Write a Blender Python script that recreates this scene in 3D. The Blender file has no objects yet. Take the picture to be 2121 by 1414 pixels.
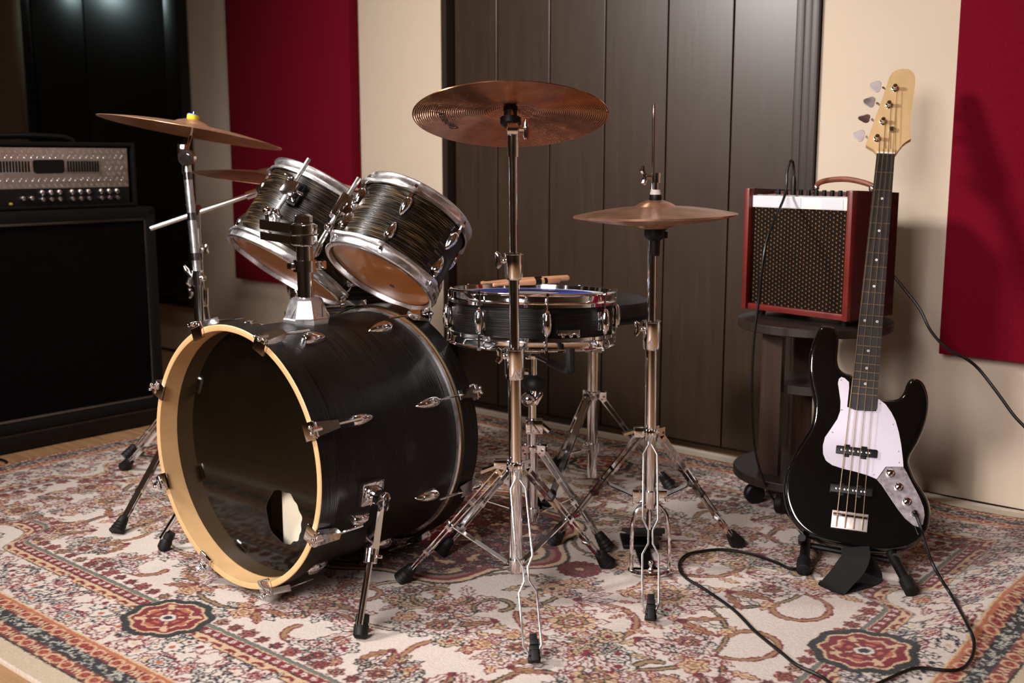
import bpy, bmesh, math, random
import numpy as np
from mathutils import Vector, Matrix, Quaternion
rnd = random.Random(7)
PI = math.pi
sc = bpy.context.scene
C = sc.collection

# ------------------------------------------------------------------ camera, world, lights, exposure
FPX, CX, CY, CAMH = 2300.0, 1060.5, 707.0, 0.90
PITCH = math.atan(377.0 / FPX)
cam = bpy.data.cameras.new('camera')
cam.sensor_width = 36.0
cam.lens = FPX / 2121.0 * 36.0
cam.clip_start = 0.05
camo = bpy.data.objects.new('camera', cam)
C.objects.link(camo)
camo.location = (0, 0, CAMH)
camo.rotation_euler = (PI / 2 - PITCH, 0, 0)
sc.camera = camo
cam.dof.use_dof = True
cam.dof.focus_distance = 2.35
cam.dof.aperture_fstop = 4.0

w = bpy.data.worlds.new('world')
sc.world = w
w.use_nodes = True
w.node_tree.nodes['Background'].inputs[0].default_value = (1.0, 0.85, 0.68, 1)
w.node_tree.nodes['Background'].inputs[1].default_value = 0.02

def area(name, loc, target, size, power, col, spread=None, sy=None):
    l = bpy.data.lights.new(name, 'AREA')
    l.energy = power; l.color = col; l.size = size
    if sy:
        l.shape = 'RECTANGLE'; l.size_y = sy
    if spread: l.spread = math.radians(spread)
    o = bpy.data.objects.new(name, l); C.objects.link(o)
    o.location = loc
    o.rotation_euler = (Vector(target) - Vector(loc)).to_track_quat('-Z', 'Y').to_euler()
    return o
KEY = area('key_softbox', (-1.90, 2.05, 2.0), (0.25, 3.0, 0.75), 0.36, 31, (1.0, 0.95, 0.92), spread=105)
FILL = area('ceiling_lamp', tuple(Vector((-0.55, 2.85, 2.45))), (-0.50, 3.35, 0.0), 0.30, 8, (1.0, 0.91, 0.82))
BACK = area('side_lamp', (-2.98, 5.70, 1.93), (-2.02, 5.53, 1.62), 0.16, 0.8, (0.75, 1.0, 1.0), spread=120)
FRONT = area('front_lamp', (-1.5, -0.7, 1.9), (0.0, 2.05, 0.0), 1.3, 33, (1.0, 0.91, 0.92), spread=80)

sc.view_settings.view_transform = 'Standard'
sc.view_settings.look = 'None'
sc.view_settings.gamma = 1.0
sc.view_settings.exposure = 0.0
sc.view_settings.use_curve_mapping = False
sc.cycles.max_bounces = 8
sc.cycles.use_denoising = True

# ------------------------------------------------------------------ geometry of the place
UA = math.radians(-40)                       # direction of the back wall
UV = Vector((math.cos(UA), math.sin(UA), 0)) # along the wall, to the right
VV = Vector((-math.sin(UA), math.cos(UA), 0))# towards the wall
def uv(u, v, z=0.0): return UV * u + VV * v + Vector((0, 0, z))
_F = Vector((0, math.cos(PITCH), -math.sin(PITCH)))
_U = Vector((0, math.sin(PITCH), math.cos(PITCH)))
def ray(px, py): return _F + Vector((1, 0, 0)) * ((px - CX) / FPX) - _U * ((py - CY) / FPX)
def gp(px, py, z=0.0):                       # point on the level z
    r = ray(px, py); return Vector((0, 0, CAMH)) + r * ((z - CAMH) / r.z)
def yp(px, py, y):                           # point at distance y
    r = ray(px, py); return Vector((0, 0, CAMH)) + r * (y / r.y)

# ------------------------------------------------------------------ materials
def srgb(r, g, b):
    f = lambda c: ((c / 255.0) / 12.92 if c / 255.0 <= 0.04045 else (((c / 255.0) + 0.055) / 1.055) ** 2.4)
    return (f(r), f(g), f(b), 1.0)
class NT:
    def __init__(s, name):
        s.m = bpy.data.materials.new(name); s.m.use_nodes = True
        s.t = s.m.node_tree; s.b = s.t.nodes['Principled BSDF']
    def n(s, typ, **kw):
        n = s.t.nodes.new('ShaderNode' + typ)
        for k, v in kw.items():
            if k[0] == 'i' and k[1:].isdigit(): n.inputs[int(k[1:])].default_value = v
            else: setattr(n, k, v)
        return n
    def l(s, a, b): s.t.links.new(a, b)
    def ramp(s, fac, stops):
        r = s.n('ValToRGB'); e = r.color_ramp.elements
        while len(e) < len(stops): e.new(0.5)
        for k, (p, c) in enumerate(stops): e[k].position = p; e[k].color = c
        s.l(fac, r.inputs[0]); return r.outputs[0]
    def bump(s, h, st, dist=0.002):
        b = s.n('Bump'); b.inputs['Strength'].default_value = st; b.inputs['Distance'].default_value = dist
        s.l(h, b.inputs['Height']); s.l(b.outputs[0], s.b.inputs['Normal'])
    def math(s, op, a, b=None):
        m = s.n('Math', operation=op)
        for i, x in enumerate((a, b)):
            if x is None: continue
            if isinstance(x, (int, float)): m.inputs[i].default_value = x
            else: s.l(x, m.inputs[i])
        return m.outputs[0]
def simple(name, col, rough=0.5, metal=0.0, noise=0.0, nscale=30, bump=0.0, bscale=200, coat=0.0, spec=None):
    t = NT(name); b = t.b
    b.inputs['Roughness'].default_value = rough; b.inputs['Metallic'].default_value = metal
    if coat: b.inputs['Coat Weight'].default_value = coat; b.inputs['Coat Roughness'].default_value = 0.05
    if spec is not None: b.inputs['Specular IOR Level'].default_value = spec
    tc = t.n('TexCoord')
    nz = t.n('TexNoise'); nz.inputs['Scale'].default_value = nscale; nz.inputs['Detail'].default_value = 4
    t.l(tc.outputs['Object'], nz.inputs['Vector'])
    k = 1 - noise
    c = t.ramp(nz.outputs[0], [(0.3, (col[0] * k, col[1] * k, col[2] * k, 1)), (0.7, (min(1, col[0] * (2 - k)), min(1, col[1] * (2 - k)), min(1, col[2] * (2 - k)), 1))])
    t.l(c, b.inputs['Base Color'])
    if bump:
        n2 = t.n('TexNoise'); n2.inputs['Scale'].default_value = bscale; n2.inputs['Detail'].default_value = 3
        t.l(tc.outputs['Object'], n2.inputs['Vector']); t.bump(n2.outputs[0], bump)
    return t.m
M = {}
def chrome(name, col, rough):
    t = NT(name); t.b.inputs['Metallic'].default_value = 1.0
    t.b.inputs['Base Color'].default_value = col
    tc = t.n('TexCoord'); nz = t.n('TexNoise'); nz.inputs['Scale'].default_value = 45
    t.l(tc.outputs['Object'], nz.inputs['Vector'])
    r = t.n('MapRange'); r.inputs['To Min'].default_value = rough * 0.6; r.inputs['To Max'].default_value = rough * 1.6
    t.l(nz.outputs[0], r.inputs[0]); t.l(r.outputs[0], t.b.inputs['Roughness'])
    return t.m
M['chrome'] = chrome('chrome', (0.86, 0.86, 0.87, 1), 0.07)
M['satin'] = chrome('satin_chrome', (0.86, 0.85, 0.85, 1), 0.27)
M['nickel'] = chrome('brushed_nickel', (0.52, 0.47, 0.44, 1), 0.42)
M['steel_dark'] = chrome('dark_steel', (0.25, 0.24, 0.23, 1), 0.2)
M['rubber'] = simple('black_rubber', srgb(15, 16, 14), 0.55, noise=0.2, spec=.35)
M['black'] = simple('matt_black', srgb(9, 8, 7), 0.5, noise=0.15, spec=.35)
M['cable'] = simple('cable_black', srgb(10, 10, 10), 0.4, spec=.4)
M['tolex'] = simple('black_vinyl', srgb(8, 7, 6), 0.6, spec=.25, noise=0.2, bump=0.6, bscale=400)
M['grillcloth'] = simple('black_cloth', srgb(5, 4, 3), 0.9, spec=.1, noise=0.25, bump=0.6, bscale=600)
M['paint_wall'] = simple('beige_wall_paint', srgb(203, 186, 164), 0.75, noise=0.03, nscale=3, bump=0.25, bscale=260)
M['ceiling'] = simple('ceiling_paint', srgb(168, 152, 132), 0.8, noise=0.03)
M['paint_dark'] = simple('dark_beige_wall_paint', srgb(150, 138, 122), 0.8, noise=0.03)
M['redfelt'] = simple('red_fabric', srgb(108, 8, 28), 0.95, noise=0.10, nscale=120, bump=0.4, bscale=700, spec=0.1)
M['blackpanel'] = simple('black_lacquer_panel', srgb(14, 13, 10), 0.28, noise=0.2, nscale=6)
M['headblack'] = simple('black_drum_head', srgb(11, 9, 5), 0.07, noise=0.25, nscale=5, spec=0.5)
M['maple'] = simple('maple_ply', srgb(214, 174, 122), 0.42, noise=0.10, nscale=14)
M['cream'] = simple('cream_foam', srgb(238, 228, 200), 0.8, noise=0.04)
M['amberhead'] = simple('amber_drum_head', srgb(186, 112, 50), 0.28, noise=0.12, nscale=9, coat=0.5)
M['whitehead'] = simple('white_drum_head', srgb(205, 205, 210), 0.5, noise=0.06, nscale=12)
M['blue'] = simple('blue_print', srgb(52, 66, 170), 0.5)
M['yellow'] = simple('yellow_felt', srgb(200, 180, 40), 0.8)
M['bluefelt'] = simple('blue_felt', srgb(50, 110, 200), 0.8)
M['white'] = simple('white_plastic', srgb(226, 222, 216), 0.4, noise=0.03)
M['pickguard'] = simple('white_pickguard', srgb(226, 220, 232), 0.3, noise=0.02)
M['gloss'] = simple('gloss_black_lacquer', srgb(9, 9, 9), 0.10, noise=0.2, nscale=8, coat=1.0)
M['rosewood'] = simple('dark_fretboard', srgb(38, 34, 32), 0.45, noise=0.35, nscale=60)
M['gold'] = simple('nickel_string', srgb(190, 160, 120), 0.3, metal=0.9)
M['redwood'] = simple('red_cabinet', srgb(106, 28, 20), 0.38, noise=0.12, nscale=20)
M['redside'] = simple('dark_red_vinyl', srgb(56, 14, 12), 0.5, noise=0.2, nscale=40, bump=0.3, bscale=500)
M['greyfabric'] = simple('black_webbing', srgb(8, 8, 6), 0.85, noise=0.2, bump=0.8, bscale=500)
M['leather'] = simple('brown_strap_handle', srgb(120, 62, 40), 0.45, noise=0.15)
M['vinylseat'] = simple('black_vinyl_seat', srgb(26, 25, 22), 0.45, noise=0.15)
M['marker'] = simple('dark_print', srgb(30, 18, 10), 0.5)
M['amber'] = simple('yellow_lamp_lens', srgb(170, 150, 60), 0.3)

def pearl():
    t = NT('grey_pearl'); tc = t.n('TexCoord'); v = t.n('TexNoise'); v.inputs['Scale'].default_value = 90; v.inputs['Detail'].default_value = 5
    t.l(tc.outputs['Object'], v.inputs['Vector'])
    t.l(t.ramp(v.outputs[0], [(0.3, srgb(128, 118, 120)), (0.7, srgb(180, 170, 172))]), t.b.inputs['Base Color'])
    t.b.inputs['Metallic'].default_value = 0.45; t.b.inputs['Roughness'].default_value = 0.3
    return t.m
M['pearl'] = pearl()

def oakshell(name, hi, amt, rough=0.33, along=None):
    """stained oak whose grain runs round the shell (local z is the drum axis)"""
    t = NT(name); tc = t.n('TexCoord'); sp = t.n('SeparateXYZ'); t.l(tc.outputs['Object'], sp.inputs[0])
    a = t.math('ARCTAN2', sp.outputs[1], sp.outputs[0])
    def tex(fa, fz, det, scale=1.0):
        cb = t.n('CombineXYZ'); t.l(t.math('MULTIPLY', a, fa), cb.inputs[0]); t.l(t.math('MULTIPLY', sp.outputs[2], fz), cb.inputs[1])
        n = t.n('TexNoise'); n.inputs['Scale'].default_value = scale; n.inputs['Detail'].default_value = det; n.inputs['Distortion'].default_value = 0.08
        t.l(cb.outputs[0], n.inputs['Vector']); return n.outputs[0]
    g = tex(1.7, 420.0, 3); g2 = tex(1.1, 30.0, 3)
    f = t.math('MULTIPLY', t.ramp(g, [(0.50, (0, 0, 0, 1)), (0.68, (1, 1, 1, 1))]), t.ramp(g2, [(0.35, (0.25, 0.25, 0.25, 1)), (0.65, (1, 1, 1, 1))]))
    f = t.math('MULTIPLY', f, amt)
    mx = t.n('MixRGB'); mx.inputs[1].default_value = srgb(7, 5, 3); t.b.inputs['Specular IOR Level'].default_value = .26; mx.inputs[2].default_value = hi
    t.l(f, mx.inputs[0]); t.l(mx.outputs[0], t.b.inputs['Base Color'])
    t.b.inputs['Roughness'].default_value = rough
    t.bump(g, 0.7, 0.0012)
    return t.m
M['oak_tom'] = oakshell('black_oak_tom', srgb(140, 112, 70), 0.55, 0.30)
M['oak_bass'] = oakshell('black_oak_bass', srgb(66, 54, 38), 0.35, 0.42)
M['oak_snare'] = oakshell('black_oak_snare', srgb(52, 44, 34), 0.4, 0.42)

def bronze(name, fine, deep, col, rough, met=1.0):
    t = NT(name); tc = t.n('TexCoord'); sp = t.n('SeparateXYZ'); t.l(tc.outputs['Object'], sp.inputs[0])
    r = t.math('SQRT', t.math('ADD', t.math('POWER', sp.outputs[0], 2.0), t.math('POWER', sp.outputs[1], 2.0)))
    wv = t.math('SINE', t.math('MULTIPLY', r, fine))
    nz = t.n('TexNoise'); nz.inputs['Scale'].default_value = 22; nz.inputs['Detail'].default_value = 5; t.l(tc.outputs['Object'], nz.inputs['Vector'])
    vo = t.n('TexVoronoi'); vo.inputs['Scale'].default_value = 34; t.l(tc.outputs['Object'], vo.inputs['Vector'])
    dim = t.ramp(vo.outputs['Distance'], [(0.0, (0, 0, 0, 1)), (0.22, (1, 1, 1, 1))])
    h = t.math('ADD', t.math('MULTIPLY', wv, 0.5), t.math('MULTIPLY', dim, 0.9))
    t.bump(h, deep, 0.0010)
    c = t.ramp(nz.outputs[0], [(0.3, (col[0] * .75, col[1] * .7, col[2] * .65, 1)), (0.7, (min(1, col[0] * 1.15), min(1, col[1] * 1.15), min(1, col[2] * 1.15), 1))])
    t.l(c, t.b.inputs['Base Color'])
    t.b.inputs['Metallic'].default_value = met; t.b.inputs['Roughness'].default_value = rough
    return t.m
M['bronze'] = bronze('bronze_cymbal', 3200, 0.30, srgb(226, 176, 142), 0.28, .78)
M['bronze_dark'] = bronze('bronze_crash', 1500, 0.9, srgb(206, 142, 96), 0.16, .95)

def plankmat(name, c1, c2, rough, sx, sy, bumpst=0.3):
    t = NT(name); tc = t.n('TexCoord'); mp = t.n('Mapping'); mp.inputs['Scale'].default_value = (sx, sy, 4)
    oi = t.n('ObjectInfo'); ad = t.n('VectorMath', operation='ADD'); t.l(tc.outputs['Object'], ad.inputs[0])
    cb = t.n('CombineXYZ'); t.l(t.math('MULTIPLY', oi.outputs['Random'], 31.0), cb.inputs[0]); t.l(t.math('MULTIPLY', oi.outputs['Random'], 17.0), cb.inputs[1])
    t.l(cb.outputs[0], ad.inputs[1]); t.l(ad.outputs[0], mp.inputs['Vector'])
    n = t.n('TexNoise'); n.inputs['Scale'].default_value = 1.0; n.inputs['Detail'].default_value = 6; n.inputs['Distortion'].default_value = 0.6
    t.l(mp.outputs[0], n.inputs['Vector'])
    t.l(t.ramp(n.outputs[0], [(0.3, c1), (0.7, c2)]), t.b.inputs['Base Color']); t.b.inputs['Roughness'].default_value = rough
    t.bump(n.outputs[0], bumpst, 0.001)
    return t.m
M['floorwood'] = plankmat('floor_laminate', srgb(150, 112, 76), srgb(188, 148, 106), 0.42, 3, 60)
M['doorwood'] = plankmat('brown_door_board', srgb(46, 34, 23), srgb(55, 41, 28), 0.34, 40, 5, 0.12)
M['doorframe'] = plankmat('brown_door_frame', srgb(36, 26, 18), srgb(46, 34, 24), 0.42, 40, 5, 0.15)
M['tablewood'] = plankmat('dark_table_wood', srgb(24, 17, 13), srgb(46, 35, 28), 0.45, 8, 90)
M['tableleg'] = plankmat('dark_table_leg', srgb(30, 17, 11), srgb(58, 35, 22), 0.45, 80, 5)
M['neckwood'] = plankmat('maple_headstock', srgb(200, 166, 118), srgb(214, 180, 132), 0.35, 40, 8, 0.05)
M['stick'] = plankmat('hickory_stick', srgb(196, 140, 98), srgb(222, 170, 126), 0.5, 60, 60, 0.05)

def grillemat():
    t = NT('woven_grille'); tc = t.n('TexCoord'); sp = t.n('SeparateXYZ'); t.l(tc.outputs['Object'], sp.inputs[0])
    k = 2 * PI / 0.0105
    x = t.math('MULTIPLY', sp.outputs[0], k); z = t.math('MULTIPLY', sp.outputs[2], k * 0.95)
    a = t.math('SINE', t.math('ADD', t.math('MULTIPLY', x, 0.5), z)); b = t.math('SINE', t.math('SUBTRACT', t.math('MULTIPLY', x, 0.5), t.math('MULTIPLY', z, 0.55)))
    s_ = t.math('SINE', t.math('MULTIPLY', x, 1.0)); q = t.math('SINE', t.math('ADD', z, t.math('MULTIPLY', x, 0.5)))
    f = t.math('MULTIPLY', t.math('ADD', s_, 0.35), t.math('ADD', q, 0.35))
    nz = t.n('TexNoise'); nz.inputs['Scale'].default_value = 60; t.l(tc.outputs['Object'], nz.inputs['Vector'])
    f2 = t.math('ADD', t.math('MULTIPLY', f, 0.5), t.math('MULTIPLY', nz.outputs[0], 0.35))
    t.l(t.ramp(f2, [(0.42, srgb(17, 11, 6)), (0.78, srgb(92, 64, 38)), (1.0, srgb(150, 98, 58))]), t.b.inputs['Base Color'])
    t.b.inputs['Roughness'].default_value = 0.8; t.b.inputs['Specular IOR Level'].default_value = .15
    t.bump(f, 0.6, 0.002)
    return t.m
M['grille'] = grillemat()

# ------------------------------------------------------------------ mesh helpers
class MB:
    def __init__(s): s.v = []; s.f = []; s.mi = []; s.cur = 0
    def add(s, vs, fs, mat=None):
        o = len(s.v)
        s.v += [tuple(mat @ Vector(p)) if mat is not None else tuple(p) for p in vs]
        s.f += [[i + o for i in f] for f in fs]; s.mi += [s.cur] * len(fs)
        return s
    def box(s, c, d, m=None, bev=0.0, taper=1.0):
        x, y, z = d[0] / 2, d[1] / 2, d[2] / 2
        if bev:
            bm = bmesh.new(); bmesh.ops.create_cube(bm, size=1.0, matrix=Matrix.Diagonal((d[0], d[1], d[2], 1)))
            bmesh.ops.bevel(bm, geom=bm.edges[:], offset=bev, segments=2, affect='EDGES', profile=0.6)
            vs = [tuple(v.co) for v in bm.verts]; fs = [[v.index for v in f.verts] for f in bm.faces]; bm.free()
        else:
            vs = [(-x, -y, -z), (x, -y, -z), (x, y, -z), (-x, y, -z), (-x * taper, -y * taper, z), (x * taper, -y * taper, z), (x * taper, y * taper, z), (-x * taper, y * taper, z)]
            fs = [(3, 2, 1, 0), (4, 5, 6, 7), (0, 1, 5, 4), (1, 2, 6, 5), (2, 3, 7, 6), (3, 0, 4, 7)]
        T = Matrix.Translation(c)
        return s.add(vs, fs, T @ m if m is not None else T)
    def lathe(s, prof, m=None, n=48, a0=0.0, closed=True, rmod=None):
        vs = []; fs = []; k = len(prof)
        for i in range(n):
            a = a0 + 2 * PI * i / n
            for r, z in prof:
                rr = rmod(r, z, a) if rmod else r
                vs.append((rr * math.cos(a), rr * math.sin(a), z))
        for i in range(n):
            j = (i + 1) % n
            for q in range(k - 1): fs.append((i * k + q, j * k + q, j * k + q + 1, i * k + q + 1))
        return s.add(vs, fs, m)
    def tube(s, pts, r, n=10, caps=True):
        pts = [Vector(p) for p in pts]; m = len(pts); rs = r if isinstance(r, (list, tuple)) else [r] * m
        vs = []; fs = []; d0 = (pts[1] - pts[0]).normalized()
        up = Vector((0, 0, 1)) if abs(d0.z) < 0.9 else Vector((1, 0, 0)); a = d0.cross(up).normalized()
        for i, p in enumerate(pts):
            d = (pts[min(i + 1, m - 1)] - pts[max(i - 1, 0)]).normalized()
            a = (a - d * a.dot(d)).normalized(); b = d.cross(a)
            for q in range(n):
                t = 2 * PI * q / n; vs.append(p + (a * math.cos(t) + b * math.sin(t)) * rs[i])
        for i in range(m - 1):
            for q in range(n):
                q2 = (q + 1) % n; fs.append((i * n + q, i * n + q2, (i + 1) * n + q2, (i + 1) * n + q))
        if caps: fs.append(tuple(range(n - 1, -1, -1))); fs.append(tuple((m - 1) * n + q for q in range(n)))
        return s.add(vs, fs)
    def bar(s, p0, p1, w, t, up=(0, 0, 1), m=None):
        """flat strip from p0 to p1, w across, t thick along up"""
        p0 = Vector(p0); p1 = Vector(p1); d = (p1 - p0); L = d.length; d.normalize(); u = Vector(up)
        x = d.cross(u).normalized(); u = x.cross(d)
        R = Matrix((x, d, u)).transposed().to_4x4()
        return s.box((0, 0, 0), (w, L, t), Matrix.Translation((p0 + p1) / 2) @ R)
    def prism(s, outl, z0, z1, m=None, bev=0.0, top_inset=None):
        n = len(outl); area_ = sum(outl[i][0] * outl[(i + 1) % n][1] - outl[(i + 1) % n][0] * outl[i][1] for i in range(n))
        if area_ < 0: outl = outl[::-1]
        rings = [(z0, 0.0), (z1, 0.0)] if not bev else [(z0, -bev), (z0 + bev * .3, -bev * .3), (z0 + bev, 0), (z1 - bev, 0), (z1 - bev * .3, -bev * .3), (z1, -bev), (z1, -bev * 1.25)]
        nor = []
        for i in range(n):
            a = Vector(outl[i - 1]); b = Vector(outl[(i + 1) % n]); d = (b - a).normalized(); nor.append(Vector((d.y, -d.x)))
        vs = []
        for z, o in rings:
            for i in range(n): vs.append((outl[i][0] + nor[i].x * o, outl[i][1] + nor[i].y * o, z))
        fs = []; K = len(rings)
        for k in range(K - 1):
            for i in range(n):
                j = (i + 1) % n; fs.append((k * n + i, k * n + j, (k + 1) * n + j, (k + 1) * n + i))
        fs.append(tuple(range(n - 1, -1, -1))); fs.append(tuple((K - 1) * n + i for i in range(n)))
        return s.add(vs, fs, m)
    def ball(s, c, r, sc_=(1, 1, 1), n=14):
        prof = [(r * math.sin(PI * i / 8) + 1e-5, -r * math.cos(PI * i / 8)) for i in range(9)]
        return s.lathe(prof, Matrix.Translation(c) @ Matrix.Diagonal((*sc_, 1)), n)
    def mesh(s, name, smooth=35, mats=None):
        me = bpy.data.meshes.new(name); me.from_pydata(s.v, [], s.f); me.validate()
        for m in (mats or []): me.materials.append(m)
        if mats and len(mats) > 1: me.polygons.foreach_set('material_index', s.mi[:len(me.polygons)])
        if smooth:
            me.polygons.foreach_set('use_smooth', [True] * len(me.polygons)); me.set_sharp_from_angle(angle=math.radians(smooth))
        me.update(); return me
WM = {}
def frame(loc, x, y, z): 
    R = Matrix((Vector(x).normalized(), Vector(y).normalized(), Vector(z).normalized())).transposed().to_4x4()
    return Matrix.Translation(loc) @ R
def axis_frame(loc, z, xh=None):
    z = Vector(z).normalized(); x = Vector((0, 0, 1)).cross(z) if xh is None else Vector(xh)
    if x.length < 1e-5: x = Vector((1, 0, 0))
    x = (x - z * x.dot(z)).normalized(); return frame(loc, x, z.cross(x), z)
def thing(name, label, cat, mat, group=None):
    o = bpy.data.objects.new(name, None); C.objects.link(o); o.empty_display_size = 0.1
    if not isinstance(mat, Matrix): mat = Matrix.Translation(mat)
    o.matrix_world = mat; WM[o.name] = mat.copy()
    o['label'] = label; o['category'] = cat
    if group: o['group'] = group
    return o
def part(name, mb, mat, parent, world=False, label=None, smooth=35, local=None, data=None):
    mats = mat if isinstance(mat, list) else [mat]
    me = data if data is not None else mb.mesh(name, smooth, [M[k] for k in mats])
    if world: me.transform(WM[parent.name].inverted())
    o = bpy.data.objects.new(name, me); C.objects.link(o); o.parent = parent
    if local is not None: o.matrix_local = local
    WM[o.name] = WM[parent.name] @ (local if local is not None else Matrix.Identity(4))
    if label: o['label'] = label
    return o
def solo(name, mb, mat, label, cat, mw=None, group=None, smooth=35):
    me = mb.mesh(name, smooth, [M[k] for k in (mat if isinstance(mat, list) else [mat])]); o = bpy.data.objects.new(name, me); C.objects.link(o)
    if mw is not None: o.matrix_world = mw
    WM[o.name] = mw.copy() if mw is not None else Matrix.Identity(4)
    o['label'] = label; o['category'] = cat
    if group: o['group'] = group
    return o
def struct(name, mb, mat, mw=None, smooth=None, label=None):
    me = mb.mesh(name, smooth, [M[k] for k in (mat if isinstance(mat, list) else [mat])]); o = bpy.data.objects.new(name, me); C.objects.link(o)
    if mw is not None: o.matrix_world = mw
    WM[o.name] = mw.copy() if mw is not None else Matrix.Identity(4)
    o['kind'] = 'structure'
    if label: o['label'] = label
    return o
def smoothpath(pts, sub=8):
    P = [Vector(p) for p in pts]; out = []
    for i in range(len(P) - 1):
        a = P[max(i - 1, 0)]; b = P[i]; c = P[i + 1]; d = P[min(i + 2, len(P) - 1)]
        for k in range(sub):
            t = k / sub; out.append(0.5 * ((2 * b) + (c - a) * t + (2 * a - 5 * b + 4 * c - d) * t * t + (3 * b - a - 3 * c + d) * t ** 3))
    out.append(P[-1]); return out

# ------------------------------------------------------------------ the room
RW = Matrix.Rotation(UA, 4, 'Z')
VW = 2.99; FZ = -0.013
U0, U1, V0, TOP = -6.3, 2.3, -2.6, 2.72
mb = MB(); mb.box(((U0 + U1) / 2, (V0 + VW) / 2, FZ - 0.06), (U1 - U0 + .4, VW - V0 + .4, 0.10))
flo = struct('floor', mb, 'floorwood', RW)
pm = MB(); pm.box((0, 0, 0), (1.196, 0.186, 0.012)); pm.add([], [])
pmesh = pm.mesh('plank', None, [M['floorwood']])
for iv in range(19):
    for iu in range(6):
        v = VW - 0.1 - iv * 0.19; u = -4.75 + iu * 1.2 + (iv * 0.37) % 1.2
        part('plank', None, None, flo, data=pmesh, local=Matrix.Translation((u, v, FZ - 0.0055)))
mb = MB(); mb.box(((U0 + U1) / 2, (V0 + VW) / 2, TOP + .05), (U1 - U0 + .4, VW - V0 + .4, 0.1)); struct('ceiling', mb, 'ceiling', RW)
DL, DR, DT = -2.83, -1.385, 2.25
mb = MB()
mb.box(((U0 + DL) / 2, VW + .06, TOP / 2), (DL - U0, .12, TOP)); mb.box(((DR + U1) / 2, VW + .06, TOP / 2), (U1 - DR, .12, TOP))
mb.box(((DL + DR) / 2, VW + .06, (TOP + DT) / 2), (DR - DL, .12, TOP - DT))
struct('wall_back', mb, 'paint_wall', RW)
mb = MB(); mb.box((U0 - .06, (V0 + VW) / 2, TOP / 2), (.12, VW - V0, TOP)); struct('wall_left', mb, 'paint_dark', RW)
mb = MB(); mb.box((U1 + .06, (V0 + VW) / 2, TOP / 2), (.12, VW - V0, TOP)); struct('wall_right', mb, 'paint_dark', RW)
mb = MB(); mb.box(((U0 + U1) / 2, V0 - .06, TOP / 2), (U1 - U0, .12, TOP)); struct('wall_front', mb, 'paint_dark', RW)
# boarded brown door filling the opening
mb = MB(); mb.box(((DL + DR) / 2, VW + .075, DT / 2), (DR - DL, .05, DT))
dr = struct('door_1', mb, 'doorframe', RW)
seams = [-2.80, -2.597, -2.364, -2.137, -1.902, -1.675, -1.465]
for a, b in zip(seams[:-1], seams[1:]):
    p = MB(); p.box(((a + b) / 2, VW + 0.036, DT / 2), (b - a - 0.005, 0.022, DT - .02), bev=0.002); part('board', p, 'doorwood', dr, smooth=None)
p = MB(); p.box((-2.815, VW + .022, DT / 2), (.026, .075, DT)); part('frame', p, 'doorframe', dr)
for x0, x1, d in ((-1.462, -1.437, .05), (-1.434, -1.412, .062), (-1.410, -1.388, .075)):
    p = MB(); p.box(((x0 + x1) / 2, VW + .02, DT / 2), (x1 - x0, d, DT), bev=.003); part('frame', p, 'doorframe', dr)

def wallpanel(u0, u1, z0, z1, label, group):
    t = thing('acoustic_panel', label, 'wall panel', RW @ Matrix.Translation(((u0 + u1) / 2, VW - .028, z0)), group)
    p = MB(); p.box((0, 0, (z1 - z0) / 2), (u1 - u0, .05, z1 - z0), bev=.005); part('fabric_cover', p, 'redfelt', t)
    p = MB(); p.box((0, .0262, (z1 - z0) / 2), (u1 - u0 - .03, .0026, z1 - z0 - .03)); part('backing', p, 'black', t)
wallpanel(-4.048, -3.275, .385, 1.98, 'dark red fabric acoustic panel on the wall left of the brown door, behind the drums', 'red acoustic panels')
wallpanel(-0.995, -0.22, .393, 1.98, 'red fabric acoustic panel on the wall right of the bass guitar', 'red acoustic panels')
t = thing('wall_panel', 'tall glossy black double-leaf panel on the wall above the amplifier head', 'wall panel', RW @ Matrix.Translation((-5.09, VW - .03, .24)))
for a, b in ((-5.70, -5.20), (-5.19, -4.50)):
    p = MB(); p.box(((a + b) / 2 + 5.09, 0, .95), (b - a, .035, 1.86), bev=.006); part('leaf', p, 'blackpanel', t)
p = MB()
for c, d in (((-.66, -.005, .95), (.09, .05, 1.90)), ((.65, -.005, .95), (.11, .05, 1.90)), ((0, -.005, 1.91), (1.4, .05, .05)), ((0, -.005, .0), (1.4, .05, .03))): p.box(c, d, bev=.005)
part('frame', p, 'blackpanel', t)
p = MB(); p.box((-.104, .003, .95), (.012, .03, 1.86)); part('seam_strip', p, 'doorframe', t)

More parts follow.
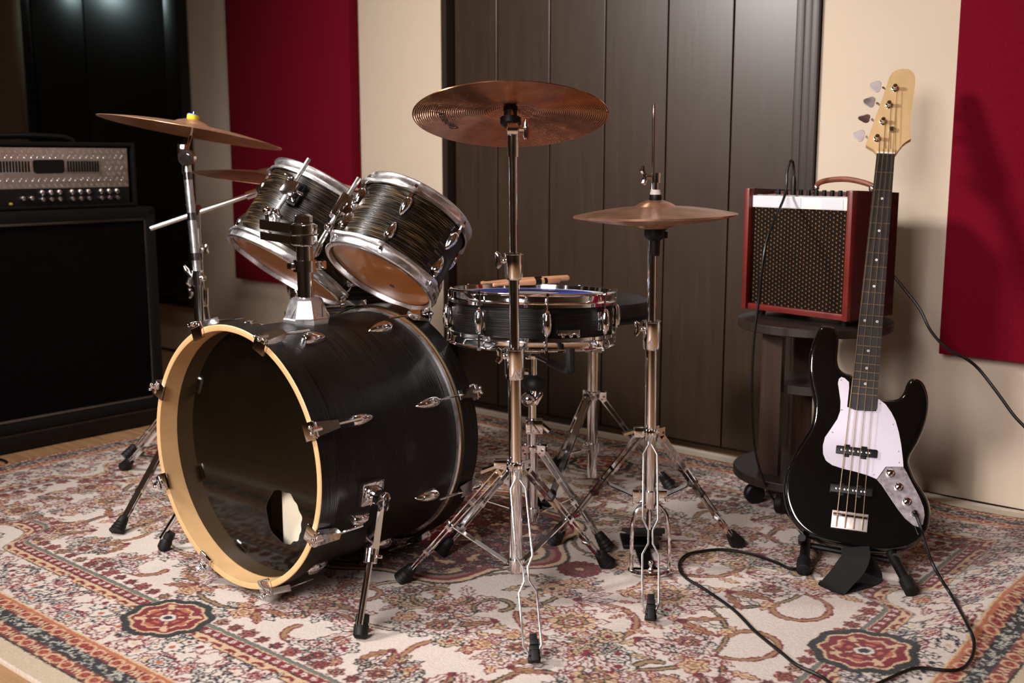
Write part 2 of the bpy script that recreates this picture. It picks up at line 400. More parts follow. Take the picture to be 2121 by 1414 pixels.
# ------------------------------------------------------------------ the rug: a woven design drawn as colours of a fine pile mesh
RES = 0.00125
RU0, RU1, RV0, RV1 = -3.235, -0.455, 0.862, 2.972
RCU, RCV = -1.87, 1.9035
HP, HQ = 1.415, 1.0415
NPX, NQX = int(HP / RES) + 2, int(HQ / RES) + 2
def lin(r, g, b): return np.array(srgb(r, g, b)[:3], np.float32)
IV, RD, DG, TA, SA, GG, NV, PK, CRM = lin(216, 203, 190), lin(118, 2, 24), lin(20, 26, 23), lin(156, 122, 78), lin(176, 94, 62), lin(104, 108, 98), lin(20, 24, 40), lin(180, 104, 88), lin(208, 176, 136)
class Cloth:
    def __init__(s, np_, nq_, fill): s.a = np.empty((nq_, np_, 3), np.float32); s.a[:] = fill
    def box(s, x0, y0, x1, y1):
        i0 = max(0, int(x0 / RES)); i1 = min(s.a.shape[1], int(x1 / RES) + 2); j0 = max(0, int(y0 / RES)); j1 = min(s.a.shape[0], int(y1 / RES) + 2)
        if i0 >= i1 or j0 >= j1: return None
        X, Y = np.meshgrid((np.arange(i0, i1) + .5) * RES, (np.arange(j0, j1) + .5) * RES); return s.a[j0:j1, i0:i1], X, Y
    def put(s, bx, fn):
        r = s.box(*bx)
        if r is None: return
        A, X, Y = r
        for msk, col in fn(X, Y): A[msk] = col
    def stroke(s, pts, wd, col):
        pts = np.asarray(pts, float); ws = wd if hasattr(wd, '__len__') else [wd] * len(pts)
        for k in range(len(pts) - 1):
            a, b = pts[k], pts[k + 1]; w2 = max(ws[k], ws[k + 1]) / 2
            r = s.box(min(a[0], b[0]) - w2, min(a[1], b[1]) - w2, max(a[0], b[0]) + w2, max(a[1], b[1]) + w2)
            if r is None: continue
            A, X, Y = r; d = b - a; L = d @ d + 1e-12; t = np.clip(((X - a[0]) * d[0] + (Y - a[1]) * d[1]) / L, 0, 1)
            A[np.hypot(X - a[0] - t * d[0], Y - a[1] - t * d[1]) < (ws[k] * (1 - t) + ws[k + 1] * t) / 2] = col
    def flower(s, x, y, R, n, rot, cols, jag=.22):
        def fn(X, Y):
            dx, dy = X - x, Y - y; r = np.hypot(dx, dy); th = np.arctan2(dy, dx) + rot
            e = R * (1 - jag + jag * np.abs(np.cos(n * th / 2)) * 1.6 - jag * .4)
            out = [(r < e, cols[0])]
            if len(cols) > 1: out.append((r < e - .0042, cols[1]))
            if len(cols) > 2 and R > .011:
                out.append((np.abs(r - e * .52) < .0022, cols[2])); out.append(((r < e * .9) & (np.abs(np.sin(n * th / 2)) < .10) & (r > e * .5), cols[2]))
            if len(cols) > 3: out.append((r < R * .26, cols[3]))
            return out
        s.put((x - R * 1.3, y - R * 1.3, x + R * 1.3, y + R * 1.3), fn)
    def leaf(s, x, y, L, W_, ang, cols):
        def fn(X, Y):
            c, n_ = math.cos(ang), math.sin(ang); a = ((X - x) * c + (Y - y) * n_) / L; b = (-(X - x) * n_ + (Y - y) * c)
            h = W_ * .5 * np.clip(np.sin(PI * np.clip(a, 0, 1)) ** .8, 0, 1) * (1 + .28 * np.sin(a * 26)); m = (a > 0) & (a < 1)
            out = [(m & (np.abs(b) < h), cols[0]), (m & (np.abs(b) < h - .0042), cols[1])]
            if len(cols) > 2: out.append((m & (np.abs(b) < .0013) & (a < .8), cols[2]))
            return out
        q = L + W_; s.put((x - q, y - q, x + q, y + q), fn)
    def scroll(s, x, y, r0, r1, a0, a1, wd=.011, fur=RD, col=TA):
        n = 46; a = np.linspace(a0, a1, n); r = r0 + (r1 - r0) * np.linspace(0, 1, n) ** 1.15
        P = np.stack([x + r * np.cos(a), y + r * np.sin(a)], 1); ws = wd * (0.45 + 0.55 * np.linspace(0, 1, n))
        nz = np.array([rnd.uniform(-.3, 1) for _ in range(n)]) * .005
        s.stroke(P, ws + .0055 + np.abs(nz) * 1.3, fur); s.stroke(P, ws, col)
        if wd > .012: s.stroke(P[4:-3], .0028, IV)
        return P
cl = Cloth(NPX, NQX, IV)
rr = random.Random(11)
FI = 0.335                                            # the field starts this far from the edge
fx, fy = HP - FI, HQ - FI
# sprays and scrolls of the field (one quarter, mirrored twice)
P_R, P_D, P_T = (RD, RD, TA), (DG, DG, RD), (RD, TA, DG)
def cluster(x, y, R, n, pal0):
    for k in range(int(n * .95)):
        a = rr.uniform(0, 2 * PI); d = R * 1.08 * math.sqrt(rr.random()); sz = rr.uniform(.017, .034); pal = rr.choice((pal0, pal0, P_D, P_R))
        if rr.random() < .45: cl.leaf(x + d * math.cos(a), y + d * math.sin(a), sz * 2.3, sz * .9, a + rr.uniform(-.7, .7), [pal[0], IV if rr.random() < .6 else CRM, pal[1]])
        else: cl.flower(x + d * math.cos(a), y + d * math.sin(a), sz, rr.choice((5, 6, 8)), rr.random() * 6, [pal[0], IV if rr.random() < .6 else CRM, pal[1], pal[2]])
P_R, P_D, P_T = (RD, RD, TA), (DG, DG, RD), (RD, TA, DG)
cl.scroll(.30, .36, .17, .055, .2, 5.6, .013, DG); cl.scroll(.64, .20, .145, .035, 2.6, -3.6, .012, RD); cl.scroll(.72, .20, .21, .16, -1.2, 1.9, .009, DG)
cl.scroll(.55, .50, .145, .03, -.6, 5.2, .012, RD); cl.scroll(.88, .30, .125, .03, -2.3, 4.0, .011, DG); cl.scroll(.26, .60, .105, .03, -2.8, 3.2, .011, RD)
cl.scroll(.76, .50, .10, .025, 1.0, 7.2, .010, DG); cl.scroll(.93, .10, .10, .03, 2.8, -3.0, .011, RD); cl.scroll(.0, .56, .10, .05, .1, 3.0, .010, DG)
cl.scroll(.45, .20, .12, .07, 3.4, 6.9, .008, DG)
for (x, y, R, n, pal) in ((.63, .24, .085, 26, P_R), (.44, .42, .075, 24, P_D), (.62, .40, .06, 18, P_R), (.80, .40, .075, 24, P_R), (.85, .18, .07, 22, P_T), (.36, .66, .05, 14, P_R),
        (.18, .50, .075, 22, P_R), (.50, .64, .055, 16, P_D), (.95, .36, .055, 16, P_R), (.66, .60, .06, 18, P_R), (.52, .10, .05, 12, P_T), (.70, .05, .07, 22, P_R), (.10, .63, .05, 12, P_D), (.93, .22, .035, 8, P_R), (.85, .60, .10, 34, P_R), (.98, .56, .08, 30, P_R), (.74, .30, .05, 12, P_D)):
    cluster(x, y, R, n, pal)
def blossom(x, y, R_, rot, dark):
    o = DG if dark else RD; q = RD if dark else DG
    for k in range(7): cl.leaf(x, y, R_ * 1.5, R_ * .62, rot + k * 2 * PI / 7, [o, IV, q])
    cl.flower(x, y, R_, 9, rot, [o, CRM if not dark else IV, q], .20); cl.flower(x, y, R_ * .66, 7, rot + .3, [q, TA, o], .2); cl.flower(x, y, R_ * .42, 6, rot, [o, IV, q], .2); cl.flower(x, y, R_ * .22, 5, rot, [RD, CRM], .2)
cluster(.40, .29, .05, 14, P_R); cluster(.28, .36, .05, 14, P_D); cluster(.13, .40, .045, 12, P_R); cluster(.47, .13, .03, 6, P_D)
cl.scroll(.33, .31, .075, .03, -.4, 4.6, .010, DG); cl.scroll(.20, .40, .06, .025, 3.4, -2.0, .009, RD); cl.scroll(.47, .28, .05, .02, 2.0, 6.8, .009, DG)
for (x, y, r_, ro_, dk) in ((.39, .36, .030, .3, 0), (.27, .33, .026, .2, 1), (.63, .24, .052, .2, 0), (.44, .42, .044, .6, 1), (.80, .40, .046, .1, 0), (.18, .50, .046, .9, 0), (.50, .64, .034, .4, 1), (.70, .0, .055, .1, 0), (.66, .60, .034, .3, 0), (.85, .17, .040, .5, 1), (.95, .37, .034, .2, 0), (.36, .66, .030, .2, 1), (0.0, .52, .045, .2, 0), (.90, .60, .040, .2, 0), (.62, .40, .036, .7, 1)):
    blossom(x, y, r_, ro_, dk)
for (x, y, L_, an_) in ((.56, .15, .10, -.6), (.73, .33, .10, .9), (.52, .33, .09, 2.2), (.36, .52, .10, 2.6), (.88, .46, .09, .5), (.28, .47, .09, 3.0), (.60, .55, .09, 1.2), (.78, .10, .11, -.3), (.93, .27, .09, .8), (.45, .55, .08, 1.4), (.10, .60, .08, .2), (.76, .22, .10, .1), (.66, .48, .08, -.9)):
    for q in (-.45, 0, .45): cl.leaf(x, y, L_, .024, an_ + q, [RD if q else DG, (TA, IV, IV)[int(abs(q) * 4 + L_ * 100) % 3], RD])
# central medallion: dense field of flowers on dark ground with a scalloped edge
def med(X, Y):
    th = np.arctan2(Y / .34, X / .40); r = np.hypot(X / .40, Y / .34); e = 1 + .07 * np.cos(8 * th)
    return [(r < e, DG), (r < e - .025, CRM), (r < e - .06, RD), (r < e - .10, lin(140, 96, 74)), (r < e - .14, DG), ((r < e - .17), CRM)]
cl.put((0, 0, .45, .40), med)
for k in range(330):
    a = rr.random() * PI / 2; d = math.sqrt(rr.random()) * .86; cl.flower(.40 * d * math.cos(a), .34 * d * math.sin(a), rr.uniform(.009, .02), rr.choice((5, 6, 8)), rr.random() * 6, [rr.choice((RD, DG, NV, RD)), rr.choice((PK, CRM, RD, IV)), DG, RD])
cl.flower(0, 0, .12, 8, 0, [DG, RD, IV, CRM])
cl.flower(.47, 0, .052, 16, 0, [DG, RD, PK, SA], .08); cl.flower(.47, 0, .036, 10, 0, [DG, lin(120, 60, 50), RD, CRM], .2)
# border rings by distance from the edge
X, Y = np.meshgrid((np.arange(NPX) + .5) * RES, (np.arange(NQX) + .5) * RES)
E_ = np.minimum(HP - X, HQ - Y); S_ = np.where(HP - X < HQ - Y, Y, X)    # distance in, run along
# corner and cartouche swell of the inner guard
swell = .095 * np.exp(-(((X - .76) / .085) ** 4)) * (HQ - Y < HP - X) + .085 * np.exp(-(((Y - .30) / .06) ** 4)) * (HP - X <= HQ - Y)
EI = E_ - swell
A = cl.a
def ring(lo, hi, col, e=EI): A[(e >= lo) & (e < hi)] = col
ring(.275 - .001, .275 + .065, IV, EI)
A[(EI < .335) & (EI > .2)] = IV
ring(.2745, .2775, DG); ring(.2775, .300, CRM)
hm = (EI > .280) & (EI < .297) & (np.mod(S_, .042) < .030) & (((np.mod(S_, .042) - .015) / .016) ** 2 + ((EI - .281) / .013) ** 2 < 1) & (((np.mod(S_, .042) - .017) / .014) ** 2 + ((EI - .278) / .007) ** 2 > 1)
A[hm] = RD; ring(.300, .3025, DG); ring(.3025, .324, RD)
fl = (EI > .306) & (EI < .321) & (np.hypot(np.mod(S_, .026) - .013, EI - .3135) < .0062 * (1 + .35 * np.cos(5 * np.arctan2(EI - .3135, np.mod(S_, .026) - .013)))); A[fl] = IV
A[(EI > .306) & (EI < .321) & (np.hypot(np.mod(S_, .026) - .013, EI - .3135) < .0018)] = RD
ring(.324, .3265, CRM); ring(.3265, .336, GG); ring(.336, .338, DG)
# small blossoms fringing the field
for run in range(2):
    L_ = HP if run == 0 else HQ; s_ = .06
    while s_ < L_ - .30:
        sw = .095 * math.exp(-(((s_ - .76) / .085) ** 4)) if run == 0 else .085 * math.exp(-(((s_ - .30) / .06) ** 4))
        d = FI + sw + .022; x, y = (s_, HQ - d) if run == 0 else (HP - d, s_)
        cl.flower(x, y, rr.uniform(.012, .022), 6, rr.random() * 6, [RD, rr.choice((SA, PK, CRM)), DG, RD]); s_ += .042
# inside of the cartouches
for (x, y) in ((.76, HQ - .285), (HP - .285, .30)):
    cl.flower(x, y, .046, 10, 0, [DG, IV, RD, RD], .10); cl.flower(x, y, .030, 6, .4, [RD, CRM, RD, SA], .2)
# wide ivory border of outlined flowers
ring(.0, .2745, IV, E_)
def edge_pt(s_, e, run): return (s_, HQ - e) if run == 0 else (HP - e, s_)
for run in range(2):
    L_ = (HP if run == 0 else HQ)
    for k in range(int(L_ / .0125) * 2):
        s_ = rr.uniform(0, L_ - .15); e = rr.uniform(.162, .264); x, y = edge_pt(s_, e, run); ph = int(s_ / .09) % 2
        oc = RD if (rr.random() < .72) == (ph == 0) else NV; z = rr.uniform(.015, .030)
        if rr.random() < .4: cl.leaf(x, y, z * 2.2, z * .95, rr.random() * 6.3, [oc, IV, oc])
        else: cl.flower(x, y, z, rr.choice((5, 6, 5)), rr.random() * 6, [oc, IV, oc if rr.random() < .5 else IV, rr.choice((SA, RD, CRM, IV))])
# outer bands
ring(0, .150, SA, E_); ring(.136, .147, lin(178, 104, 66), E_); ring(.147, .152, CRM, E_); 
ring(0, .044, lin(200, 182, 154), E_); ring(.044, .0485, DG, E_); ring(.080, .113, lin(24, 28, 28), E_); ring(.0485, .080, lin(118, 44, 36), E_); ring(.113, .136, lin(120, 26, 30), E_)
for run in range(2):
    L_ = HP if run == 0 else HQ; s_ = .01; k = 0
    while s_ < L_ - .05:
        for e in (.064, .126):
            x, y = edge_pt(s_, e, run)
            if k % 3 < 2: cl.flower(x, y, .0155, 2, 0, [CRM, SA], .05); cl.flower(x, y, .0075, 2, 0, [RD, SA], .1)
            else:
                zz = np.array([edge_pt(s_ + q * .006 - .012, e + (.008 if q % 2 else -.008), run) for q in range(5)]); cl.stroke(zz, .0042, CRM)
        s_ += .032; k += 1
    for q in range(int(L_ / .004)):
        s_ = rr.uniform(0, L_ - .08); e = rr.uniform(.085, .109); x, y = edge_pt(s_, e, run); a = rr.random() * 6.3
        cl.stroke([(x, y), (x + .008 * math.cos(a), y + .008 * math.sin(a)), (x + .008 * math.cos(a) + .004 * math.cos(a + 1.6), y + .008 * math.sin(a) + .004 * math.sin(a + 1.6))], .0024, lin(186, 182, 168))
# the red rosettes at the middle of each side
def rosette(cx, cy, rx, ry, hor):
    def fn(X, Y):
        dx, dy = (X - cx) / rx, (Y - cy) / ry; th = np.arctan2(dy, dx); r = np.hypot(dx, dy); e = 1 + .05 * np.cos(9 * th)
        o = [(r < e + .16, DG), (r < e - .05, CRM), (r < e - .12, RD), (r < e - .34, CRM), (r < e - .40, RD)]
        g = np.cos(2 * th); o += [((r < e - .20) & (r > .25) & (np.abs(g) < .22), CRM), ((r < e - .40) & (r > .30) & (np.abs(g) > .82), SA), ((np.abs(r - .45) < .05), RD), (r < .22, IV), (r < .13, NV)]
        return o
    cl.put((cx - rx * 1.4, cy - ry * 1.4, cx + rx * 1.4, cy + ry * 1.4), fn)
rosette(0, HQ - .30, .085, .075, 1); rosette(HP - .29, 0, .085, .085, 0)
# sample on the pile grid
us = np.concatenate([np.arange(RU0, -2.75, .0042), np.arange(-2.75, RU1, .0024), [RU1]])
vs_ = np.concatenate([np.arange(RV0, 2.05, .0023), np.arange(2.05, RV1, .0040), [RV1]])
UU, VVg = np.meshgrid(us, vs_)
jit = np.random.RandomState(3)
def blocky(shape, k, amp):
    a = jit.rand(shape[0] // k + 2, shape[1] // k + 2).astype(np.float32) - .5
    return np.kron(a, np.ones((k, k), np.float32))[:shape[0], :shape[1]] * 2 * amp
wu = UU + blocky(UU.shape, 2, .0016); wv = VVg + blocky(UU.shape, 2, .0016)
pi_ = np.clip(np.abs(wu - RCU) / RES, 0, NPX - 1.01); qi = np.clip(np.abs(wv - RCV) / RES, 0, NQX - 1.01)
i0 = pi_.astype(int); j0 = qi.astype(int); i1 = np.minimum(i0 + 1, NPX - 1); j1 = np.minimum(j0 + 1, NQX - 1)
COL = (A[j0, i0] + A[j1, i1]) / 2
COL = COL * (0.88 + 0.2 * jit.rand(*UU.shape, 1).astype(np.float32) * .8)
def ruggeo(U, V):
    z = 0.0012 * np.sin(U * 7 + V * 3) * np.sin(V * 5) 
    z = z + 0.040 * np.exp(-((U + .60) / .13) ** 2) * np.exp(-((V - 2.50) / .42) ** 2)         # the rug rides up by the wall
    z = z + 0.022 * np.exp(-((U + .66 - .25 * (V - 2.0)) / .045) ** 2) * np.exp(-((V - 2.16) / .22) ** 2)
    z = z + 0.014 * np.exp(-((U + .93 + .2 * (V - 2.6)) / .04) ** 2) * np.exp(-((V - 2.75) / .15) ** 2)
    z = z - 0.013 * np.clip((U + .56) / .055, 0, 1) ** 2 * 0
    return z
Z = ruggeo(UU, VVg) + (jit.rand(*UU.shape) - .5) * .0009
nv, nu = UU.shape
ca, sa = math.cos(UA), math.sin(UA)
co = np.stack([UU, VVg, Z], -1).reshape(-1, 3)
idx = np.arange(nv * nu).reshape(nv, nu)
quads = np.stack([idx[:-1, :-1], idx[:-1, 1:], idx[1:, 1:], idx[1:, :-1]], -1).reshape(-1, 4)
loopb = np.concatenate([idx[0, :], idx[1:, -1], idx[-1, -2::-1], idx[-2:0:-1, 0]])
nb = len(loopb); base = co[loopb].copy(); base[:, 2] = np.minimum(FZ + .001, base[:, 2]); base[:, 2] += np.clip(co[loopb][:, 2] - .006, 0, 1)
ext = np.arange(nb) + nv * nu; nx = np.roll(np.arange(nb), -1)
side = np.stack([loopb[nx], loopb, ext, ext[nx]], -1)
allco = np.concatenate([co, base]).astype(np.float32); allf = np.concatenate([quads, side]).astype(np.int32)
me = bpy.data.meshes.new('rug')
me.vertices.add(len(allco)); me.vertices.foreach_set('co', allco.ravel())
me.loops.add(allf.size); me.loops.foreach_set('vertex_index', allf.ravel())
me.polygons.add(len(allf)); me.polygons.foreach_set('loop_start', np.arange(0, allf.size, 4, dtype=np.int32)); me.polygons.foreach_set('loop_total', np.full(len(allf), 4, np.int32))
me.update(calc_edges=True)
at = me.color_attributes.new('weave', 'FLOAT_COLOR', 'POINT')
cc = np.ones((len(allco), 4), np.float32); cc[:nv * nu, :3] = COL.reshape(-1, 3); cc[nv * nu:, :3] = lin(206, 186, 156)
at.data.foreach_set('color', cc.ravel())
t = NT('rug_pile'); an = t.n('Attribute', attribute_name='weave'); tc = t.n('TexCoord')
nz = t.n('TexNoise'); nz.inputs['Scale'].default_value = 700; t.l(tc.outputs['Object'], nz.inputs['Vector']); t.bump(nz.outputs[0], .8, .002)
t.l(an.outputs['Color'], t.b.inputs['Base Color']); t.b.inputs['Roughness'].default_value = .95; t.b.inputs['Specular IOR Level'].default_value = .15
t.b.inputs['Sheen Weight'].default_value = .15
me.materials.append(t.m)
rug = bpy.data.objects.new('rug', me); C.objects.link(rug); rug.matrix_world = RW
rug['label'] = 'large ivory and red patterned rug with floral borders under the drum kit'; rug['category'] = 'rug'

# ------------------------------------------------------------------ drum pieces
def lug_mesh(L, w_, h):
    mb = MB(); ts = [0, .04, .16, .34, .54, .72, .87, .96, 1.0]; ww = [.62, .80, .96, 1.0, .90, .70, .45, .22, .03]
    vs = []; n = 9
    for t_, a in zip(ts, ww):
        for q in range(n):
            th = PI * q / (n - 1); vs.append((w_ / 2 * a * math.cos(th), t_ * L, h * (a ** .8) * math.sin(th) ** .75 - .001))
    fs = []
    for i in range(len(ts) - 1):
        for q in range(n - 1): fs.append((i * n + q, (i + 1) * n + q, (i + 1) * n + q + 1, i * n + q + 1))
        fs.append((i * n + n - 1, (i + 1) * n + n - 1, (i + 1) * n, i * n))
    fs.append(tuple(range(n)))
    mb.add(vs, fs); return mb.mesh('lug', 60, [M['chrome']])
def rod_mesh(L, r=.0026, ball=.005):
    mb = MB(); mb.tube([(0, 0, 0), (0, -L, 0)], r, 8); mb.tube([(0, 0.002, 0), (0, -.012, 0)], r * 1.9, 8); mb.box((0, -L - .003, 0), (ball * 1.3, .008, ball * 1.3)); return mb.mesh('tension_rod', 40, [M['chrome']])
def on_shell(a, R, z, sgn):
    a = math.radians(a); o = Vector((math.cos(a), math.sin(a), 0)); y = Vector((0, 0, sgn)); x = y.cross(o)
    return frame(o * R + Vector((0, 0, z)), x, y, o)
def hoop(Rs, z, sgn, angs, tall=.030):
    """triple flanged rim; z is the outer edge, sgn points from the edge into the shell"""
    def rm(r, zz, a):
        if r > 10: 
            bump = max([math.exp(-((math.degrees(a) - b + 180) % 360 - 180) ** 2 / 90.0) for b in angs] + [0]); return Rs + .0075 + .0105 * bump + .001
        return r
    s = sgn
    prof = [(Rs - .004, z + s * .013), (Rs - .002, z + s * .001), (Rs + .003, z), (Rs + .0075, z + s * .0015), (Rs + .009, z + s * .004), (Rs + .0045, z + s * .0065), (Rs + .004, z + s * tall * .6), (Rs + .006, z + s * tall * .72), (11, z + s * tall * .78), (11, z + s * tall), (Rs + .005, z + s * (tall + .001)), (Rs + .001, z + s * tall * .8)]
    mb = MB(); mb.lathe(prof if s > 0 else prof[::-1], n=96, rmod=rm); return mb
def head_mb(R, z, dome=.0):
    mb = MB(); mb.lathe([(1e-4, z + dome), (R * .5, z + dome * .7), (R * .9, z), (R, z), (R, z - .002)], n=64); return mb
def tom(name, label, C0, z, R, L, angs_b, angs_t, bhead='amberhead', thead='whitehead', group='mounted toms', oak='oak_tom', x=None, lugL=.046, lugw=.023, dot=True):
    t = thing(name, label, 'drum', axis_frame(C0, z, x), group)
    Rs = R - .010; mb = MB(); mb.lathe([(Rs - .006, .010), (Rs, .010), (Rs, L - .010), (Rs - .006, L - .010)], n=96); part('shell', mb, oak, t)
    rimm = 'satin' if dot or L > .2 else 'chrome'; part('bottom_rim', hoop(Rs, 0, 1, angs_b), rimm, t, smooth=50); part('top_rim', hoop(Rs, L, -1, angs_t), rimm, t, smooth=50)
    part('bottom_head', head_mb(Rs - .001, .011), bhead, t); part('top_head', head_mb(Rs - .001, L - .010), thead, t)
    LM = lug_mesh(lugL, lugw, .017); RM = rod_mesh(.030)
    for angs, z0, sg in ((angs_b, .045, 1), (angs_t, L - .045, -1)):
        for a in angs:
            o = part('lug', None, None, t, data=LM, local=on_shell(a, Rs, z0, sg))
            part('tension_rod', None, None, o, data=RM, local=Matrix.Translation((0, .004, .009)))
    if dot:
        mb = MB(); mb.lathe([(1e-4, 0), (.0065, 0), (.0065, .001)], Matrix.Translation((.004, .035 - .08, .0095)), n=16); part('vent_mark', mb, 'black', t)
    return t

# ------------------------------------------------------------------ bass drum
BD = axis_frame((-.5735, 2.2103, .2955), (.6397, .7687, 0), (-.7687, .6397, 0))
# local: x to the left of the drum, y up, z towards the drummer
bd = thing('bass_drum', 'large black bass drum with pale wooden hoop edge and a hole in its front head', 'drum', BD)
RB = .262
mb = MB(); mb.lathe([(RB - .007, .05), (RB, .05), (RB, .398), (RB - .007, .398)], n=128); part('shell', mb, 'oak_bass', bd)
mb = MB(); mb.lathe([(RB - .0075, .395), (RB - .0075, .055)], n=96); part('inner_lining', mb, 'cream', bd, label='pale inside of the shell')
def bhoop(nm, z0, z1, fz, sg):
    mb = MB(); mb.lathe([(.2755, z0 + .0015), (.2755, z1 - .0015), (.2740, z1)] if sg > 0 else [(.2740, z0), (.2755, z0 + .0015), (.2755, z1)], n=128)
    mb.cur = 1
    if sg > 0: mb.lathe([(.2630, z1), (.2625, z0 + .001), (.2640, z0), (.2740, z0), (.2755, z0 + .0015)], n=128); mb.cur = 0; mb.lathe([(.2740, z1), (.2630, z1)], n=96)
    else: mb.lathe([(.2755, z1), (.2740, z1 + .0015), (.2640, z1 + .0015), (.2625, z1), (.2630, z0)], n=128)
    return part(nm, mb, ['oak_bass', 'maple'], bd)
bhoop('front_hoop', 0, .046, 0, 1); bhoop('rear_hoop', .404, .449, 0, -1)
for z0, z1 in ((.046, .0505), (.394, .4035)):
    mb = MB(); mb.lathe([(RB + .0005, z1), (RB + .006, z1 - .001), (RB + .008, (z0 + z1) / 2), (RB + .006, z0 + .0005), (RB - .001, z0)], n=128); part('head_ring', mb, 'satin', bd)
# front head with an off-centre port hole
hx, hy, hr = -.105, -.115, .056
def headhole(hx, hy, hr, z):
    mb = MB(); n = 96; vs = []; fs = []
    for i in range(n):
        a = 2 * PI * i / n; c, s_ = math.cos(a), math.sin(a); jg = hr * (1 + .025 * math.sin(a * 7) + .03 * math.sin(a * 13 + 1) * (c < 0))
        bq = hx * c + hy * s_; tt = -bq + math.sqrt(bq * bq - (hx * hx + hy * hy - .2610 ** 2))
        p0 = (hx + jg * c, hy + jg * s_); p1 = (hx + tt * c, hy + tt * s_)
        for k in (0, .35, .92, 1):
            x_, y_ = p0[0] + (p1[0] - p0[0]) * k, p0[1] + (p1[1] - p0[1]) * k; vs.append((x_, y_, z))
        vs.append((p0[0], p0[1], z + .0008))
    for i in range(n):
        j = (i + 1) % n
        for q in range(3): fs.append((i * 5 + q, i * 5 + q + 1, j * 5 + q + 1, j * 5 + q))
        fs.append((i * 5, j * 5, j * 5 + 4, i * 5 + 4))
    mb.add(vs, fs); return mb
part('front_head', headhole(hx, hy, hr, .043), 'headblack', bd)
part('rear_head', head_mb(.259, .412), 'whitehead', bd)
LB = lug_mesh(.062, .026, .020)
mb = MB(); mb.add([(-.017, 0, .0), (.017, 0, .0), (.011, .048, .006), (-.011, .048, .006), (-.014, 0, .013), (.014, 0, .013), (.008, .050, .020), (-.008, .050, .020)], [(0, 1, 2, 3), (4, 7, 6, 5), (0, 4, 5, 1), (1, 5, 6, 2), (2, 6, 7, 3), (3, 7, 4, 0)])
mb.box((0, -.003, -.006), (.035, .006, .030), bev=.001); mb.box((0, -.003, .009), (.030, .010, .010), bev=.002)
CLAW = mb.mesh('tension_claw', 35, [M['chrome']])
mb = MB(); mb.tube([(0, .0, .012), (0, .115, .012)], .0027, 8); mb.tube([(0, -.012, .012), (0, .01, .012)], .005, 8); mb.box((0, -.014, .012), (.006, .007, .006))
for q in (-1, 1): mb.ball((q * .006, -.015, .012), .004, n=8)
TROD = mb.mesh('tension_rod', 40, [M['chrome']])
for a in (159, 114, 69, 24, -21, -66, -111, -156):
    c = part('tension_claw', None, None, bd, data=CLAW, local=on_shell(a, .2757, -.001, 1)); part('tension_rod', None, None, c, data=TROD, local=Matrix.Identity(4))
    part('lug', None, None, bd, data=LB, local=on_shell(a, RB, .104, 1))
    c = part('tension_claw', None, None, bd, data=CLAW, local=on_shell(a, .2757, .451, -1)); part('tension_rod', None, None, c, data=TROD, local=Matrix.Identity(4))
    part('lug', None, None, bd, data=LB, local=on_shell(a, RB, .348, -1))
# spurs: square chrome foot plate, hinged leg, rubber tip
def spur(sa, foot):
    fr = on_shell(sa, RB, .135, 1); o = WM[bd.name] @ fr
    sp = MB(); sp.box((0, 0, .008), (.050, .058, .018), bev=.005); sp.lathe([(.001, .034), (.014, .034), (.018, .028), (.019, .014)], n=20)
    s_ = part('spur', sp, 'chrome', bd, local=fr)
    hub = o @ Vector((0, -.004, .036)); foot = Vector(foot); d = (foot - hub).normalized(); mid = hub + d * .115
    Wd = o.to_3x3() @ Vector((0, 1, 0))
    mb = MB(); mb.bar(hub - d * .004, mid, .024, .016, up=Wd); mb.tube([mid - d * .012, mid + d * .014], .014, 12); mb.tube([hub, hub + (o.to_3x3() @ Vector((0, 0, 1))) * .014], .017, 16)
    part('hinge', mb, 'chrome', s_, world=True)
    mb = MB(); mb.tube([mid, foot + Vector((0, 0, .03))], .0068, 12); part('leg', mb, 'chrome', s_, world=True)
    mb = MB(); dd = (mid - foot).normalized(); f0 = foot + Vector((0, 0, .002))
    mb.tube([f0, f0 + dd * .006, f0 + dd * .024, f0 + dd * .030, f0 + dd * .032, f0 + dd * .046], [.010, .0145, .0145, .012, .0138, .0125], 16); part('rubber_foot', mb, 'rubber', s_, world=True)
    mb = MB(); k = hub + (o.to_3x3() @ Vector((0, 0, 1))) * .024
    mb.tube([k + d * .018, k + d * .008, k, k - d * .008, k - d * .016], [.003, .006, .005, .007, .003], 8); part('wing_bolt', mb, 'chrome', s_, world=True)
    k = mid; mb = MB(); mb.tube([k, k + Vector((.022, -.008, .0))], .0035, 8); part('memory_bolt', mb, 'chrome', s_, world=True)
spur(-169, (-.289, 1.990, .0))
spur(-15, (-.815, 2.475, .0))
# cream foam wedge that lies inside the drum, seen through the port hole
def arc_poly(x0, x1, ytop, r=.247, n=14):
    pts = [(x0, ytop), (x1, ytop)]
    for k in range(n + 1):
        x = x1 + (x0 - x1) * k / n; pts.append((x, -math.sqrt(max(1e-6, r * r - x * x))))
    return pts
mb = MB(); mb.prism(arc_poly(-.225, hx + .060, -.035), .083, .150, bev=.008)
solo('foam_damper', mb, 'cream', 'white foam pad inside the bass drum, filling the right of the hole', 'drum damper', BD)
mb = MB(); mb.prism(arc_poly(-.16, .12, .02), .175, .375, bev=.02)
solo('foam_damper', mb, 'cream', 'tan shaded foam cushion inside the bass drum, filling the left of the hole', 'drum damper', BD)

